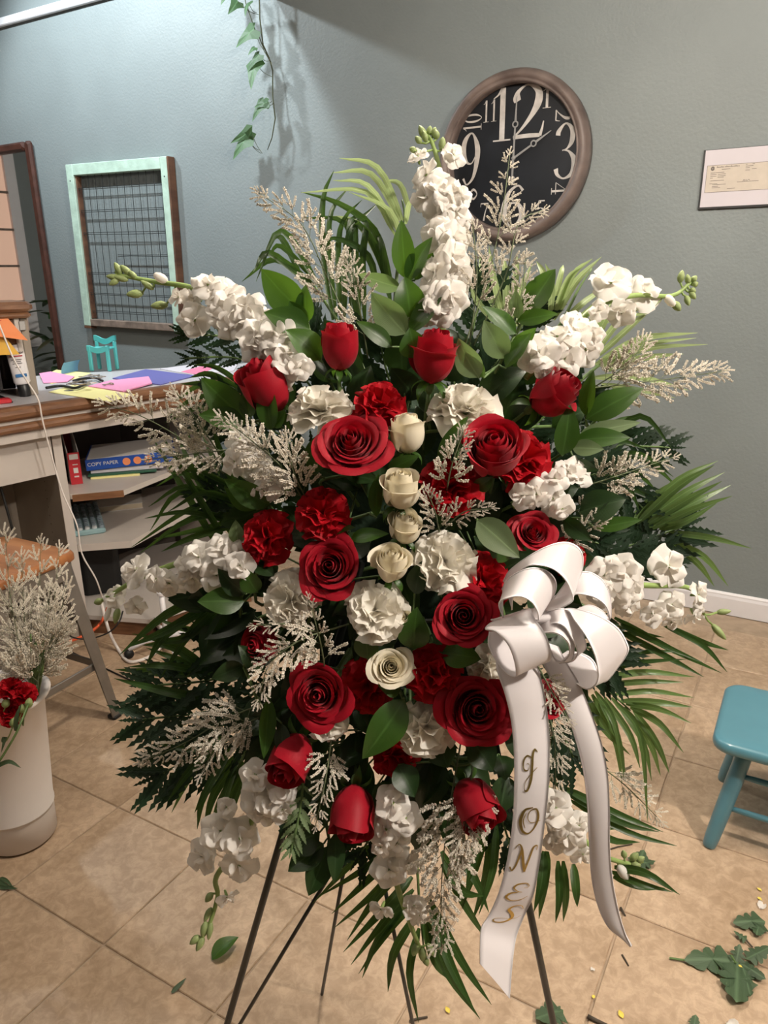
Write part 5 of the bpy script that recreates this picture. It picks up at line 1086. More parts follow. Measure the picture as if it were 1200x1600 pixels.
palm('dark palm frond sweeping to the lower right behind ribbon', [(880, 1020), (940, 1070), (985, 1110)], [(940, 1060, 1010, 1050, 1086, 1058), (945, 1070, 1010, 1065, 1068, 1066), (960, 1085, 1020, 1080, 1084, 1090), (970, 1095, 1030, 1098, 1082, 1105), (978, 1100, 1030, 1108, 1080, 1130), (985, 1105, 1030, 1130, 1068, 1176), (990, 1110, 1025, 1160, 1046, 1208), (975, 1105, 1015, 1160, 1032, 1212), (965, 1100, 1005, 1160, 1018, 1220), (955, 1090, 1000, 1150, 1012, 1285), (945, 1090, 985, 1150, 1000, 1200), (935, 1090, 965, 1150, 978, 1220), (925, 1085, 960, 1150, 972, 1224), (915, 1085, 945, 1140, 985, 1180), (930, 1080, 960, 1130, 975, 1215)], 10, 'palmmid')
palm('low palm frond pointing right beneath the ribbon tails', [(830, 1190), (900, 1250), (960, 1280)], [(880, 1230, 960, 1270, 1036, 1300), (885, 1240, 970, 1285, 1030, 1300), (890, 1250, 980, 1300, 1058, 1322), (880, 1262, 950, 1310, 1000, 1316), (960, 1355, 1010, 1365, 1062, 1398), (955, 1362, 1000, 1380, 1052, 1394), (958, 1370, 1000, 1385, 1040, 1388), (880, 1260, 930, 1290, 960, 1296)], 11, 'palm')
palm('palm frond spread at the bottom centre over the easel legs', [(640, 1240), (650, 1330), (656, 1420), (664, 1500)], [(628, 1290, 560, 1340, 488, 1412), (632, 1300, 580, 1350, 500, 1400), (636, 1315, 580, 1370, 518, 1428), (638, 1330, 590, 1390, 522, 1450), (640, 1350, 590, 1400, 542, 1470), (644, 1370, 600, 1420, 536, 1488), (646, 1390, 600, 1440, 548, 1508), (648, 1410, 610, 1450, 560, 1522), (650, 1430, 615, 1490, 606, 1550), (655, 1450, 640, 1520, 654, 1598), (662, 1440, 680, 1500, 700, 1530), (668, 1440, 700, 1520, 750, 1592), (672, 1420, 705, 1510, 742, 1580), (668, 1400, 720, 1500, 768, 1570), (690, 1350, 730, 1420, 762, 1470), (700, 1320, 740, 1370, 764, 1426), (690, 1330, 720, 1390, 756, 1400), (645, 1400, 590, 1470, 566, 1528)], 13, 'palm')
palm('short dark palm leaves hanging behind the right easel leg', [(820, 1260), (840, 1320), (848, 1350)], [(855, 1330, 850, 1380, 842, 1436), (850, 1330, 846, 1380, 834, 1425), (872, 1345, 874, 1400, 868, 1442), (880, 1345, 884, 1400, 880, 1440), (896, 1350, 900, 1390, 902, 1417), (770, 1290, 760, 1370, 738, 1440), (776, 1290, 770, 1360, 748, 1430), (764, 1280, 745, 1350, 722, 1420), (752, 1280, 740, 1340, 728, 1390)], 13, 'palm')
palm('palm frond hanging at lower left above the drooping stock', [(420, 1110), (385, 1170), (360, 1230)], [(360, 1170, 325, 1230, 304, 1270), (368, 1180, 320, 1240, 308, 1296), (374, 1185, 335, 1240, 318, 1302), (380, 1190, 345, 1250, 330, 1296), (386, 1195, 355, 1250, 340, 1292), (366, 1200, 350, 1250, 352, 1280), (350, 1160, 300, 1200, 262, 1252), (345, 1170, 300, 1210, 268, 1270), (394, 1195, 370, 1240, 356, 1300), (355, 1150, 300, 1170, 240, 1160)], 12, 'palm')
palm('dark strap palm leaves at mid left above the fern', [(420, 960), (360, 985), (300, 1020)], [(340, 925, 260, 960, 186, 1024), (345, 935, 270, 980, 198, 1012), (350, 950, 280, 1000, 206, 990), (330, 1050, 270, 1010, 222, 1008), (360, 1060, 290, 1035, 228, 1012), (320, 1050, 260, 1040, 200, 1042), (330, 945, 260, 990, 228, 1040), (300, 1055, 240, 1050, 180, 1046), (310, 1090, 250, 1078, 178, 1060), (355, 930, 300, 985, 250, 1060), (370, 980, 300, 985, 240, 965)], 13, 'palm')
palm('glossy dark palm frond at left in front of the shelves', [(440, 800), (380, 800), (320, 800)], [(390, 800, 310, 790, 204, 856), (380, 806, 300, 810, 216, 866), (370, 812, 300, 830, 240, 842), (360, 790, 290, 760, 232, 792), (355, 780, 290, 740, 244, 760), (360, 786, 280, 770, 234, 830), (370, 820, 300, 840, 252, 862), (385, 790, 320, 770, 262, 800), (380, 770, 310, 735, 270, 742), (360, 815, 290, 800, 226, 810)], 9, 'palm')
palm('dark diagonal palm leaves crossing the blue paper box', [(430, 830), (380, 780), (340, 740)], [(345, 860, 290, 770, 236, 680), (355, 850, 300, 760, 252, 678), (365, 840, 310, 750, 272, 672), (375, 830, 320, 740, 290, 668), (385, 820, 340, 730, 310, 664), (350, 800, 290, 720, 240, 705), (390, 800, 350, 720, 330, 660)], 11, 'palm')
palm('fine dark palm leaves at left above the desk edge', [(450, 640), (400, 615), (350, 600)], [(390, 610, 340, 575, 300, 570), (385, 615, 330, 585, 296, 590), (380, 622, 320, 600, 272, 628), (375, 628, 310, 620, 262, 652), (370, 632, 330, 640, 300, 640), (365, 610, 320, 600, 282, 600), (350, 620, 300, 640, 258, 660)], 9, 'palm')
# --- leatherleaf ferns
fern('dark fern frond at far left below the strap leaves', [(430, 1020), (340, 1060), (228, 1072)], 130, 10, ang=45)
fern('dark fern frond at left behind the lower left limonium', [(430, 1070), (330, 1110), (214, 1125)], 140, 11, ang=45)
fern('dark fern frond pointing down left above the hanging palm', [(440, 1110), (340, 1165), (240, 1215)], 150, 11, ang=45)
fern('fern frond at right above the mid right stock', [(860, 880), (960, 860), (1075, 820)], 150, 12)
fern('second fern frond at right, just over the bow', [(850, 900), (950, 885), (1040, 865)], 110, 11)
fern('grey green fern between the tall stock and right leaves', [(730, 580), (742, 500), (765, 440)], 110, 11)
fern('small fern behind the lifted leaf at the top right', [(780, 570), (815, 510), (850, 470)], 90, 9)
fern('fern tips poking out left under the upper left stock', [(450, 570), (370, 530), (282, 522)], 70, 10, ang=40)
fern('fern tip crossing the white papers at the left', [(450, 590), (370, 560), (288, 560)], 60, 9, ang=40)
fern('pale small fern drooping beside the lower left stock', [(476, 1200), (468, 1270), (454, 1332)], 55, 9, t=1.0, light=True)
fern('dark fern at right behind the upper right limonium', [(880, 640), (960, 690), (1052, 700)], 100, 11)
fern('dark fern behind the right leaf cluster', [(880, 680), (950, 740), (1010, 800)], 100, 11)
fern('dark fern at the bottom behind the white stock', [(640, 1180), (600, 1270), (560, 1340)], 110, 11)
fern('dark fern at lower right behind the left ribbon tail', [(730, 1150), (770, 1240), (800, 1330)], 110, 11)
fern('dark fern behind the upper left rosebud', [(560, 640), (500, 560), (470, 500)], 110, 11)
fern('dark fern filling the left behind the red carnation', [(520, 830), (420, 800), (330, 760)], 130, 11)
fern('dark fern filling the left behind the white carnation', [(520, 960), (420, 990), (330, 1010)], 140, 11)
for lb_, path, w_ in (('dark fern between the left and right upright rosebuds', [(640, 680), (610, 600), (590, 520)], 130), ('dark fern behind the left upright rosebud', [(560, 680), (500, 620), (450, 560)], 130), ('dark fern behind the tipped left rosebud', [(500, 720), (420, 670), (340, 640)], 140),
        ('dark fern behind the large white carnation', [(700, 700), (740, 620), (780, 560)], 140), ('dark fern behind the turned red rose', [(780, 720), (840, 660), (900, 610)], 140), ('dark fern behind the big red carnation', [(780, 780), (860, 750), (940, 740)], 140), ('dark fern behind the small red rose', [(760, 850), (850, 830), (940, 850)], 130),
        ('dark fern behind the bow', [(780, 960), (880, 990), (960, 1040)], 140), ('dark fern under the bow', [(760, 1040), (850, 1100), (900, 1190)], 140), ('dark fern behind the large shaded rose', [(560, 1020), (470, 1080), (390, 1130)], 140), ('dark fern behind the lowest white carnation', [(640, 1060), (660, 1150), (690, 1250)], 130), ('dark fern behind the hanging dark rosebud', [(560, 1100), (490, 1190), (440, 1260)], 130)):
    fern(lb_, path, w_, 13, t=1.085)
# --- limonium
limonium('tall limonium spray leaning left at the top left', [(560, 540), (510, 430), (470, 350), (402, 300)], 16, 66, spread=.9)
limonium('smaller limonium spray right of the leaning left one', [(575, 560), (560, 470), (545, 400)], 9, 52)
limonium('tall limonium spray standing in front of the clock', [(720, 560), (765, 420), (785, 330), (797, 238)], 11, 50, s0=.35)
limonium('limonium spray curving right across the clock rim', [(740, 540), (790, 430), (810, 350), (848, 328)], 8, 42, s0=.3)
limonium('short limonium spray beside the tall stock', [(730, 560), (745, 440), (738, 345)], 10, 46, s0=.3)
limonium('limonium sprig over the upper right leaf', [(770, 560), (810, 480), (822, 400)], 9, 48, s0=.25)
limonium('limonium spray reaching far right over the grey wall', [(890, 610), (980, 600), (1060, 590), (1128, 580)], 15, 64)
limonium('upright limonium sprig in the right hand spray', [(920, 610), (980, 570), (1010, 530)], 9, 50)
limonium('limonium spray at right under the leaf fan', [(880, 770), (960, 745), (1056, 713)], 11, 52, s0=.3)
limonium('small limonium sprig over the right dark leaf', [(890, 800), (930, 790), (965, 770)], 7, 36)
limonium('little limonium sprig above the bow at right', [(860, 860), (910, 830), (950, 800)], 8, 42)
limonium('limonium spray reaching left over the desk edge', [(350, 740), (290, 690), (220, 650), (162, 632)], 13, 62, ang=55)
limonium('upright limonium sprig left of the glossy leaves', [(350, 720), (310, 660), (275, 612)], 9, 56)
limonium('limonium spray pointing left over the blue box', [(380, 700), (310, 708), (230, 718)], 10, 50)
limonium('feathery limonium spray over the inner left white stock', [(480, 790), (440, 730), (395, 690), (345, 650)], 13, 64, dt=-.03)
limonium('second feathery limonium spray left of the wide open rose', [(490, 800), (460, 740), (448, 680)], 9, 56, dt=-.03)
limonium('limonium sprig in front of the red carnation at centre right', [(695, 790), (705, 730), (726, 670)], 9, 48, dt=-.04, s0=.3)
limonium('fluffy limonium tuft below the centre red carnation', [(690, 850), (680, 800), (668, 770)], 8, 44, dt=-.02)
limonium('limonium sprig lying right of the fluffy tuft', [(690, 830), (725, 800), (768, 795)], 7, 36, dt=-.02)
limonium('bright limonium spray hanging at left below white carnation', [(545, 975), (470, 1000), (420, 1040), (405, 1100)], 12, 58, dt=-.05)
limonium('bright limonium sprig upright left of the middle carnation', [(510, 1060), (500, 1000), (482, 935)], 9, 44, dt=-.05)
limonium('limonium sprig reaching left below the white carnation', [(500, 990), (450, 975), (395, 978)], 7, 40, dt=-.05)
limonium('shaded limonium spray at lower left over the fern', [(440, 1090), (360, 1120), (290, 1160), (222, 1190)], 14, 62)
limonium('second shaded limonium spray under the first at lower left', [(430, 1110), (350, 1150), (315, 1210)], 9, 56)
limonium('bright limonium spray hanging above the downward rosebud', [(520, 1140), (510, 1210), (492, 1295)], 11, 46, dt=-.03)
limonium('big limonium spray hanging down at the bottom right of centre', [(720, 1160), (700, 1280), (690, 1380), (690, 1480)], 20, 78, dt=-.02)
limonium('second big limonium spray hanging over the dark rosebud', [(740, 1180), (730, 1270), (720, 1350)], 13, 66, dt=-.02)
limonium('limonium sprig between the bow knot and right tail', [(840, 1040), (862, 1080), (892, 1130)], 9, 40, t=.87)
limonium('dark limonium spray hanging behind the left ribbon tail', [(850, 1080), (866, 1160), (868, 1250)], 11, 46, dt=.03)
limonium('limonium sprig over the tiles right of the ribbon tails', [(930, 1190), (980, 1230), (1032, 1282)], 10, 48, dt=.03)
# ================================================================ BOW
def strip_surface(st, n=9):
    """st: (e1u,e1v,e2u,e2v,t1,t2) in frame pixels -> list of (A, B) world points along the ribbon"""
    out = []
    for q in cr(st, n): out.append((P(q[0], q[1], q[4]), P(q[2], q[3], q[5])))
    return out
def strip_mesh(name, pairs, m='ribbon', nu=8, lo=0., hi=1., crown=.0, th=.0006):
    vs = []; uv = []; k = len(pairs)
    for s in (0, 1):
        for i, (a, b) in enumerate(pairs):
            d = (pairs[min(i + 1, k - 1)][0] + pairs[min(i + 1, k - 1)][1]) - (pairs[max(0, i - 1)][0] + pairs[max(0, i - 1)][1]); nn = d.cross(b - a); nn = nn.normalized() if nn.length > 1e-9 else CB
            for j in range(nu + 1):
                u = lo + (hi - lo) * j / nu; p = a.lerp(b, u) + nn * (crown * math.sin(math.pi * u)) + nn * (th * (s - .5)); vs.append(p); uv.append((u, i / k))
    fs = []; w_ = nu + 1; N = k * w_
    for i in range(k - 1):
        for j in range(nu):
            a = i * w_ + j; fs.append((a, a + 1, a + w_ + 1, a + w_)); fs.append((N + a + w_, N + a + w_ + 1, N + a + 1, N + a))
    for i in range(k - 1):
        for j in (0, nu): a = i * w_ + j; fs.append((a, a + w_, N + a + w_, N + a))
    return mesh(name, vs, fs, m, True, uv)
def cc(st): return [(600 + a / 3, 820 + b / 3, 600 + c / 3, 820 + d / 3, t1, t2) for a, b, c, d, t1, t2 in st]
bow = thing('ribbon_bow', 'white satin bow of many loops with two long tails and gold lettering', 'bow', P(850, 985, .87))
LOOPS = {
 'A': [(560, 262, 600, 400, .90, .90), (590, 212, 610, 262, .88, .875), (660, 160, 668, 196, .862, .850), (740, 112, 740, 192, .852, .838), (815, 84, 800, 212, .850, .835), (872, 84, 848, 256, .852, .838), (916, 112, 874, 308, .86, .845), (932, 165, 884, 345, .872, .852), (918, 240, 876, 364, .888, .862), (860, 300, 820, 395, .90, .878), (790, 340, 740, 425, .905, .890)],
 'B': [(555, 300, 560, 440, .89, .88), (575, 262, 540, 368, .868, .842), (622, 226, 590, 342, .850, .826), (688, 202, 645, 338, .842, .820), (752, 210, 690, 362, .842, .820), (796, 246, 716, 402, .848, .826), (806, 296, 724, 440, .86, .836), (782, 350, 716, 446, .874, .850), (730, 385, 650, 442, .884, .866), (650, 400, 500, 446, .89, .876)],
 'C': [(560, 440, 680, 392, .88, .88), (505, 458, 690, 402, .862, .860), (474, 488, 712, 448, .846, .848), (520, 500, 742, 490, .834, .838), (572, 550, 768, 540, .828, .832), (602, 612, 782, 592, .828, .832), (618, 680, 782, 626, .834, .838), (614, 712, 770, 640, .846, .850), (575, 696, 720, 650, .860, .864), (520, 630, 670, 610, .872, .876), (488, 560, 640, 560, .880, .884), (492, 500, 640, 500, .884, .886)],
 'D': [(725, 440, 720, 500, .88, .875), (770, 444, 756, 506, .868, .856), (822, 456, 796, 506, .860, .845), (868, 488, 836, 524, .858, .842), (890, 545, 866, 562, .860, .846), (888, 605, 868, 606, .868, .858), (868, 642, 840, 640, .876, .872), (810, 636, 800, 632, .882, .880), (770, 590, 772, 560, .886, .884), (750, 540, 752, 500, .886, .884)],
 'E': [(740, 420, 740, 460, .90, .90), (830, 300, 840, 390, .90, .888), (885, 235, 890, 330, .892, .876), (955, 220, 948, 330, .886, .868), (1020, 256, 1000, 348, .884, .866), (1054, 320, 1040, 385, .888, .870), (1064, 390, 1056, 440, .896, .878), (1058, 440, 1040, 466, .908, .890), (1020, 400, 970, 462, .916, .905), (960, 375, 900, 440, .918, .912), (890, 400, 830, 440, .915, .912)],
 'G': [(720, 440, 740, 500, .885, .882), (770, 408, 770, 470, .874, .866), (830, 392, 812, 462, .864, .852), (880, 412, 850, 482, .860, .846), (916, 466, 878, 528, .860, .846), (938, 528, 900, 570, .866, .852), (946, 575, 906, 606, .874, .864), (920, 600, 880, 640, .884, .876), (860, 610, 820, 650, .890, .884)],
 'F': [(760, 450, 770, 500, .888, .886), (848, 396, 850, 402, .866, .860), (930, 402, 896, 452, .856, .846), (1020, 432, 946, 522, .852, .838), (1098, 486, 984, 600, .854, .838), (1140, 556, 1000, 664, .862, .842), (1142, 596, 1004, 712, .870, .848), (1100, 662, 990, 750, .880, .858), (1030, 735, 950, 770, .890, .872), (985, 640, 890, 738, .900, .890), (930, 602, 850, 700, .902, .896), (860, 590, 770, 650, .898, .894)],
}
for nm, st in LOOPS.items():
    pr = strip_surface(cc(st)); lp = part('loop', strip_mesh('loop', pr, 'ribbon'), bow)
    for lo, hi in ((.0, .035), (.965, 1.0)): part('stitched_edge', strip_mesh('stitched_edge', pr, 'ribbonedge', 1, lo, hi, th=.0018), lp)
part('knot', strip_mesh('knot', strip_surface(cc([(690, 420, 745, 380, .90, .895), (700, 430, 780, 420, .872, .87), (712, 455, 790, 450, .868, .866), (725, 480, 790, 480, .88, .88)])), 'ribbon'), bow)
T1 = [(775, 1005, 842, 1000, .885, .888), (776, 1045, 842, 1042, .872, .876), (789, 1085, 851, 1085, .868, .870), (799, 1130, 857, 1130, .868, .868), (803, 1180, 859, 1180, .866, .862), (803, 1240, 857, 1236, .864, .856), (800, 1290, 851, 1290, .864, .858), (792, 1345, 843, 1350, .868, .864), (779, 1395, 833, 1400, .872, .872), (764, 1430, 821, 1426, .876, .884), (752, 1450, 807, 1462, .874, .886), (750, 1480, 801, 1500, .866, .876), (750, 1506, 796, 1560, .860, .866)]
T2 = [(836, 1000, 872, 1010, .895, .90), (850, 1040, 888, 1040, .888, .893), (868, 1075, 905, 1068, .884, .888), (882, 1105, 922, 1108, .882, .882), (897, 1150, 940, 1160, .880, .876), (910, 1200, 950, 1212, .880, .874), (917, 1255, 953, 1268, .882, .874), (920, 1310, 953, 1320, .886, .876), (924, 1370, 957, 1372, .890, .878), (934, 1415, 966, 1420, .890, .878), (950, 1448, 976, 1455, .886, .876), (972, 1466, 984, 1472, .882, .876), (985, 1477, 987, 1478, .880, .876)]
TAIL = {}
for nm, st in (('text', T1), ('plain', T2)):
    pr = strip_surface(st, 7); TAIL[nm] = pr; tl = part('tail', strip_mesh('tail', pr, 'ribbon', crown=.002), bow)
    for lo, hi in ((.0, .035), (.965, 1.0)): part('stitched_edge', strip_mesh('stitched_edge', pr, 'ribbonedge', 1, lo, hi, crown=.002, th=.0018), tl)
    if nm == 'text': tail_obj = tl
# gold script letters, drawn along the tail
SCRIPT = {
 'J': [[(.86, .93, .02), (.72, 1.0, .05), (.62, .84, .08), (.60, .60, .09), (.56, .30, .09), (.42, .06, .06), (.26, .04, .03), (.26, .20, .02), (.46, .36, .02), (.84, .56, .015)], [(.60, .78, .02), (.36, .84, .04), (.18, .70, .05), (.20, .52, .04), (.40, .50, .02), (.46, .62, .015), (.34, .66, .015)]],
 'O': [[(.62, .92, .03), (.30, .84, .08), (.14, .48, .11), (.26, .14, .08), (.54, .06, .04), (.78, .26, .05), (.88, .58, .07), (.76, .86, .05), (.52, .80, .03), (.44, .56, .03), (.60, .40, .02), (.98, .46, .015)], [(.36, .74, .02), (.26, .46, .04), (.36, .22, .02)]],
 'N': [[(.02, .16, .05), (.12, .04, .04), (.24, .24, .05), (.38, .80, .07)], [(.10, .80, .02), (.24, .98, .03), (.38, .84, .07), (.50, .42, .09), (.62, .06, .07)], [(.62, .06, .04), (.72, .50, .05), (.84, .90, .05), (.98, .96, .03), (.98, .82, .015)]],
 'E': [[(.92, .84, .02), (.78, .98, .03), (.44, .90, .06), (.30, .70, .06), (.50, .56, .03), (.66, .54, .02)], [(.54, .54, .02), (.22, .42, .07), (.10, .18, .08), (.34, .02, .05), (.70, .12, .03), (.92, .34, .015)], [(.78, .98, .02), (.86, .80, .02), (.70, .76, .015)]],
 'S': [[(.96, .74, .02), (.84, .94, .03), (.58, .94, .05), (.44, .76, .08), (.60, .54, .09), (.68, .30, .09), (.46, .08, .06), (.16, .06, .05), (.08, .24, .03), (.30, .30, .015), (.78, .24, .015), (1.0, .36, .01)]],
}
def tail_at(pr, x, y):
    """x across 0..1, y = index along"""
    i = max(0, min(len(pr) - 2, int(y))); f = y - i; a = pr[i][0].lerp(pr[i + 1][0], f); b = pr[i][1].lerp(pr[i + 1][1], f)
    d = (pr[i + 1][0] - pr[i][0]); nn = d.cross(b - a).normalized(); nn = nn if nn.dot(CB) > 0 else -nn
    return a.lerp(b, x) + nn * (.0010 + .0022 * math.sin(math.pi * x))
pr = TAIL['text']; vrow = [.5 * (lambda p: (800 - F * (p - CAMP).dot(CU) / (p - CAMP).dot(FWD)))(a) + .5 * (lambda p: (800 - F * (p - CAMP).dot(CU) / (p - CAMP).dot(FWD)))(b) for a, b in pr]
def yidx(v): return float(np.interp(v, vrow, np.arange(len(vrow))))
for ch, v0, v1, x0, x1 in (('J', 1170, 1236, .16, .74), ('O', 1257, 1303, .14, .86), ('N', 1317, 1362, .10, .86), ('E', 1376, 1405, .16, .88), ('S', 1411, 1440, .10, .88)):
    mb = MB(); y0, y1 = yidx(v1), yidx(v0)
    for sk in SCRIPT[ch]:
        q = cr(sk, 6); Lr = []
        for i in range(len(q)):
            d = (q[min(i + 1, len(q) - 1)] - q[max(0, i - 1)])[:2]; l = np.hypot(*d) or 1; nx, ny = -d[1] / l, d[0] / l; w_ = q[i][2] * .62
            for sg in (-1, 1):
                x, y = q[i][0] + sg * nx * w_, q[i][1] + sg * ny * w_ * .9; Lr.append(tail_at(pr, x0 + (x1 - x0) * x, y0 + (y1 - y0) * y))
        fs = [(i * 2, i * 2 + 1, i * 2 + 3, i * 2 + 2) for i in range(len(q) - 1)]; mb.add(Lr, fs)
    part('letter', mb.build('letter', 'gold'), tail_obj)

# ================================================================ WHITE BUCKET WITH CARNATIONS AND LIMONIUM
bc = V((-1.0, 1.66, 0)); bk_ = thing('flower_bucket', 'tall white plastic flower bucket on the tiles at the left edge', 'bucket', bc)
part('body', MB().lathe([(0, .002), (.084, .002), (.090, .008), (.0925, .085), (.0925, .092), (.0955, .094), (.0955, .098), (.0935, .100), (.115, .415), (.124, .424), (.131, .426), (.133, .431), (.129, .436), (.118, .434), (.110, .415), (.088, .02), (0, .015)], 48).build('body', 'bucket', True), bk_, T(bc))
part('water', MB().lathe([(0, .30), (.10, .30)], 24).build('water', 'darkin', True), bk_, T(bc))
GR = 'red carnations in the white bucket'
for u, v, w_, ax, lb_ in ((14, 1072, 40, (-.1, .7, .6), 'rearmost red carnation at left in the white bucket'), (36, 1082, 40, (.3, .6, .6), 'red carnation nearest the right rim of the white bucket'), (12, 1112, 42, (.0, .5, .8), 'lowest red carnation in the white bucket')):
    c = carnation(u, v, w_, ax, 'red', lb_, t=1.80, stem=False, group=GR, n_=30)
    o = WMAT[c].translation; part('stem', MB().tube([o - V((0, 0, .02)), o.lerp(bc + UP * .05, .4), bc + UP * .05 + V((R.uniform(-.03, .03), R.uniform(-.03, .03), 0))], .003, 6).build('stem', 'stem', True), c)
sp_ = thing('carnation_buds', 'green carnation buds and drooping stem hanging over the white bucket', 'foliage', P(28, 1125, 1.76))
for u, v in ((8, 1098, ), (34, 1106), (20, 1128), (44, 1098)): budpart(sp_, P(u, v + 8, 1.79), P(u + 2, v - 6, 1.79), .012, False, P(u - 10, v + 30, 1.80))
part('stem', MB().tube([V(p) for p in cr([P(44, 1100, 1.78), P(28, 1140, 1.735), P(10, 1172, 1.725), P(-8, 1200, 1.72)], 5)], .0028, 6).build('stem', 'stem', True), sp_)
for (a, b, c) in (((24, 1142), (26, 1120), (34, 1098)), ((-6, 1198), (14, 1190), (33, 1200)), ((4, 1160), (8, 1152), (2, 1176))):
    part('leaf', leaflet_mesh([P(*a, 1.73), P(*b, 1.72), P(*c, 1.72)], .010, 'floorleaf'), sp_)
for k, (tu, tv, lb_) in enumerate(((8, 834, 'tallest limonium spray at the far left edge in the white bucket'), (34, 868, 'limonium spray in front of the stool seat, second from the left edge'), (64, 846, 'tall limonium spray in front of the stool seat middle'), (92, 858, 'limonium spray nearest the right corner of the stool seat'), (102, 915, 'rightmost limonium spray of the bucket, below the stool seat'), (78, 925, 'limonium spray left of the rightmost one in the bucket'), (48, 935, 'short limonium spray in the middle of the bucket bunch'), (14, 925, 'short limonium spray at the left of the bucket bunch'), (94, 985, 'lowest limonium spray leaning right over the bucket rim'))):
    limonium(lb_, [(50 + k % 3 * 4, 1082), (50 + (tu - 50) * .35, 1030), (tu * .8 + 10, (tv + 1010) / 2 + 10), (tu, tv)], 12, 58, t=1.84 + .03 * (k % 4), s0=.10, group='limonium sprays in the white bucket', spread=.9)
lst = thing('stem_bunch', 'bundle of thin green stems under the left limonium bunch', 'foliage', bc + UP * .3)
for k in range(9): part('stem', MB().tube([P(48 + k * 3, 1000 + R.uniform(-10, 10), 1.86), P(50 + k * 2, 1050, 1.84), bc + UP * .28 + V((.02 + .004 * k, .04, 0))], .0022, 5).build('stem', 'stem', True), lst)

# ================================================================ LITTER ON THE TILES
def lobed(name, seed, lobes=3):
    rr = random.Random(seed); out = [(0, 0)]; side = []
    for k in range(lobes): y0 = .12 + .80 * k / lobes; w_ = .42 * (1 - .55 * k / lobes) * rr.uniform(.85, 1.15); side += [(.12, y0 - .02), (w_, y0 + .02), (w_ * 1.02, y0 + .09), (w_ * .78, y0 + .17), (w_ * .55, y0 + .20)]
    pts = [(0, 0)] + side + [(.10, .93), (0, 1.02), (-.10, .93)] + [(-x * rr.uniform(.85, 1.1), y) for x, y in reversed(side)]; n_ = len(pts)
    vs = [(0, .45, .05)] + [(x, y, .05 * math.sin(x * 7 + seed) + .05 * abs(x)) for x, y in pts]
    return mesh(name, vs, [(0, 1 + i, 1 + (i + 1) % n_) for i in range(n_)], 'floorleaf', False, [(.5, .45)] + [(.5 + x * .9, y) for x, y in pts])
LOB = [lobed('blade', s, 3 + s % 2) for s in range(4)]
def floor_leaf(parent, u0, v0, u1, v1, w_=.9, k=0, lift=.006, z=.006):
    a, b = G(u0, v0, z), G(u1, v1, z + lift); y = b - a; x = y.cross(UP).normalized() * y.length * w_; return part('blade', LOB[k], parent, frame(a, x, y, x.cross(y).normalized() * y.length))
l1 = thing('fallen_sprig', 'big clump of dark lobed leaves lying on the tiles at lower right', 'leaf', G(1150, 1510))
for q in ((1148, 1502, 1070, 1500, .75, 0, .004), (1152, 1505, 1150, 1568, .85, 1, .010), (1150, 1505, 1156, 1476, 1.0, 2, .02), (1155, 1505, 1196, 1530, .7, 3, .008), (1165, 1500, 1205, 1480, .8, 1, .02), (1160, 1512, 1172, 1556, .55, 2, .003)): floor_leaf(l1, *q)
part('stalk', MB().tube([G(1076, 1501, .006), G(1060, 1499, .006), G(1046, 1497, .005)], .0024, 6).build('stalk', 'stem'), l1); part('stalk', MB().tube([G(1150, 1505, .015), G(1142, 1492, .02)], .0022, 6).build('stalk', 'stem'), l1)
l2 = thing('fallen_leaf', 'lighter lobed leaf lying above the dark leaf clump', 'leaf', G(1180, 1440)); floor_leaf(l2, 1196, 1440, 1146, 1442, .8, 0); floor_leaf(l2, 1186, 1444, 1182, 1462, .9, 1)
l3 = thing('fallen_leaf', 'small leaf on a stalk just above the dark leaf clump', 'leaf', G(1160, 1465)); floor_leaf(l3, 1168, 1470, 1146, 1455, .8, 2); part('stalk', MB().tube([G(1166, 1469, .008), G(1176, 1480, .006)], .002, 5).build('stalk', 'twig'), l3)
l4 = thing('fallen_leaf', 'lobed leaf behind the foot of the right easel leg', 'leaf', G(860, 1585)); floor_leaf(l4, 880, 1578, 838, 1592, 1.2, 3); floor_leaf(l4, 868, 1580, 876, 1572, .9, 1)
l5 = thing('fallen_leaf', 'lobed leaf lying behind the lower right stock buds', 'leaf', G(1000, 1345)); floor_leaf(l5, 992, 1362, 1006, 1330, 1.0, 2); floor_leaf(l5, 996, 1352, 1024, 1345, .9, 0)
l6 = thing('fallen_leaf', 'tip of a leaf at the bottom edge right of the twig', 'leaf', G(1086, 1600)); floor_leaf(l6, 1084, 1608, 1087, 1586, 1.0, 1)
l7 = thing('fallen_leaf', 'smooth bright green leaf lying left of the left easel leg', 'leaf', G(345, 1480))
a, b = G(331, 1500, .004), G(373, 1464, .02); y = b - a; x = y.cross(UP).normalized() * y.length * .62; part('blade', RUS[1], l7, frame(a, x, y, x.cross(y).normalized() * .05))
l8 = thing('fallen_leaf', 'thin green leaf scrap on the grout line at lower left', 'leaf', G(278, 1540)); part('blade', leaflet_mesh([G(268, 1551, .004), G(279, 1540, .006), G(291, 1528, .004)], .009, 'floorleaf'), l8)
l9 = thing('fallen_sprig', 'little green sprig on the tiles at the left edge', 'leaf', G(10, 1382))
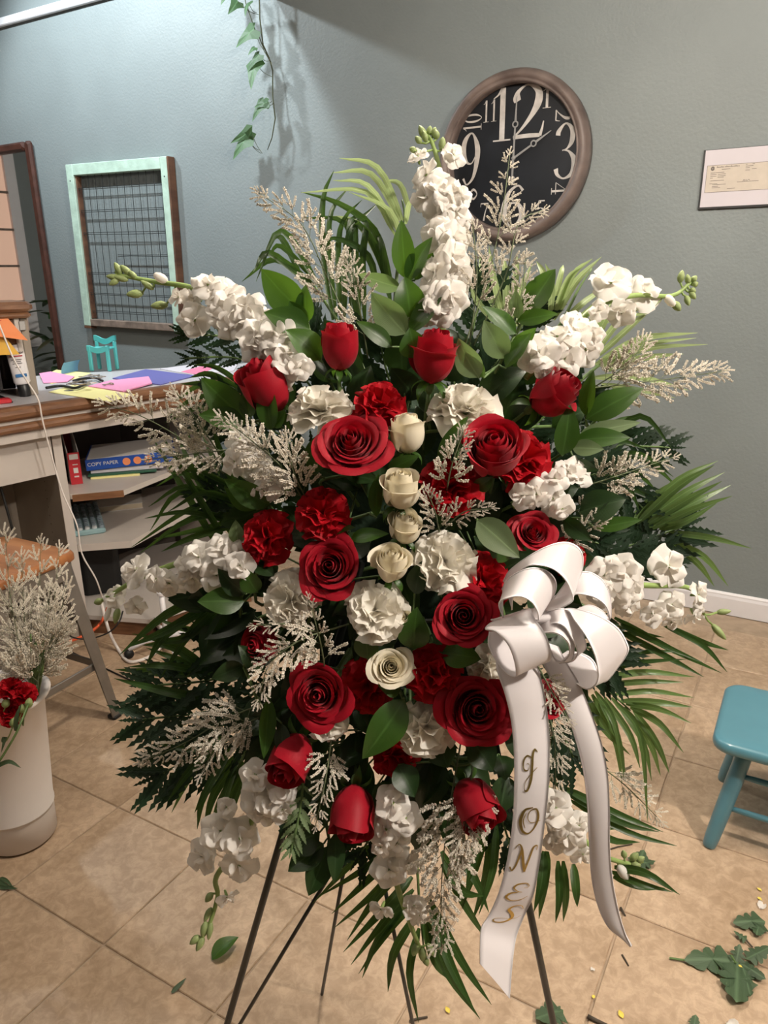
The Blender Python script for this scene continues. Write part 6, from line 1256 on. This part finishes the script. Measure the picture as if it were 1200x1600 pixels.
for q in (((-5, 1374), (12, 1386), (28, 1388)), ((0, 1372), (10, 1376), (20, 1386)), ((-4, 1384), (8, 1387), (24, 1384))): part('blade', leaflet_mesh([G(*p, .006) for p in q], .009, 'floorleaf'), l9)
for lb_, pts, r in (('dark thick twig at the bottom edge right of easel leg', [(918, 1588), (930, 1594), (950, 1603)], .0045), ('small brown stem piece below the right ribbon tail', [(972, 1492), (977, 1500), (982, 1509)], .0022), ('thin twig poking out right of the plain ribbon tail', [(950, 1328), (966, 1323), (988, 1319)], .0022), ('tiny dark stem beside the plain tail near the grout line', [(970, 1418), (974, 1426), (977, 1431)], .0026), ('short brown twig at the foot of the bottom palm leaves', [(640, 1596), (652, 1592), (668, 1589)], .0028)):
    tag(part('twig', MB().tube([G(u, v, r) for u, v in pts], [r, r * .9, r * .7], 7).build('twig', 'twig', True)), lb_, 'twig')
pet = grid('petal', lambda u, v: (u * .35 * math.sin(math.pi * min(1, v * .9 + .1)), v, .12 * u * u + .1 * v), 4, 5, 'yellowpetal'); petw = grid('petal', lambda u, v: (u * .5 * math.sin(math.pi * min(1, v * .85 + .1)), v, .25 * u * u + .2 * math.sin(v * 6)), 5, 5, 'white')
for lb_, u, v, s, me in (('yellow petal on the tiles right of the dark twig', 973, 1591, .016, pet), ('yellow petal at the bottom left of the dark twig', 702, 1583, .014, pet), ('small yellow petal beside the white petal at far right', 1184, 1402, .012, pet), ('faint yellow petal by the grout line below the plain tail', 928, 1555, .010, pet), ('yellow speck of a petal lying on the dark leaf clump', 1154, 1508, .008, pet), ('yellow petal at the far right edge above the white one', 1190, 1392, .011, pet), ('white petal at the far right edge of the tiles', 1193, 1413, .020, petw), ('crumpled white petals at the bottom right corner', 1136, 1598, .030, petw), ('white bud scrap on the grout line below the plain tail', 923, 1516, .010, petw)):
    z = .026 if 'lying on' in lb_ else .003
    tag(part('petal', me, None, T(G(u, v, z)) @ M4.Rotation(R.uniform(0, 6), 4, 'Z') @ M4.Scale(s, 4)), lb_, 'petal')
bpy.context.view_layer.update()
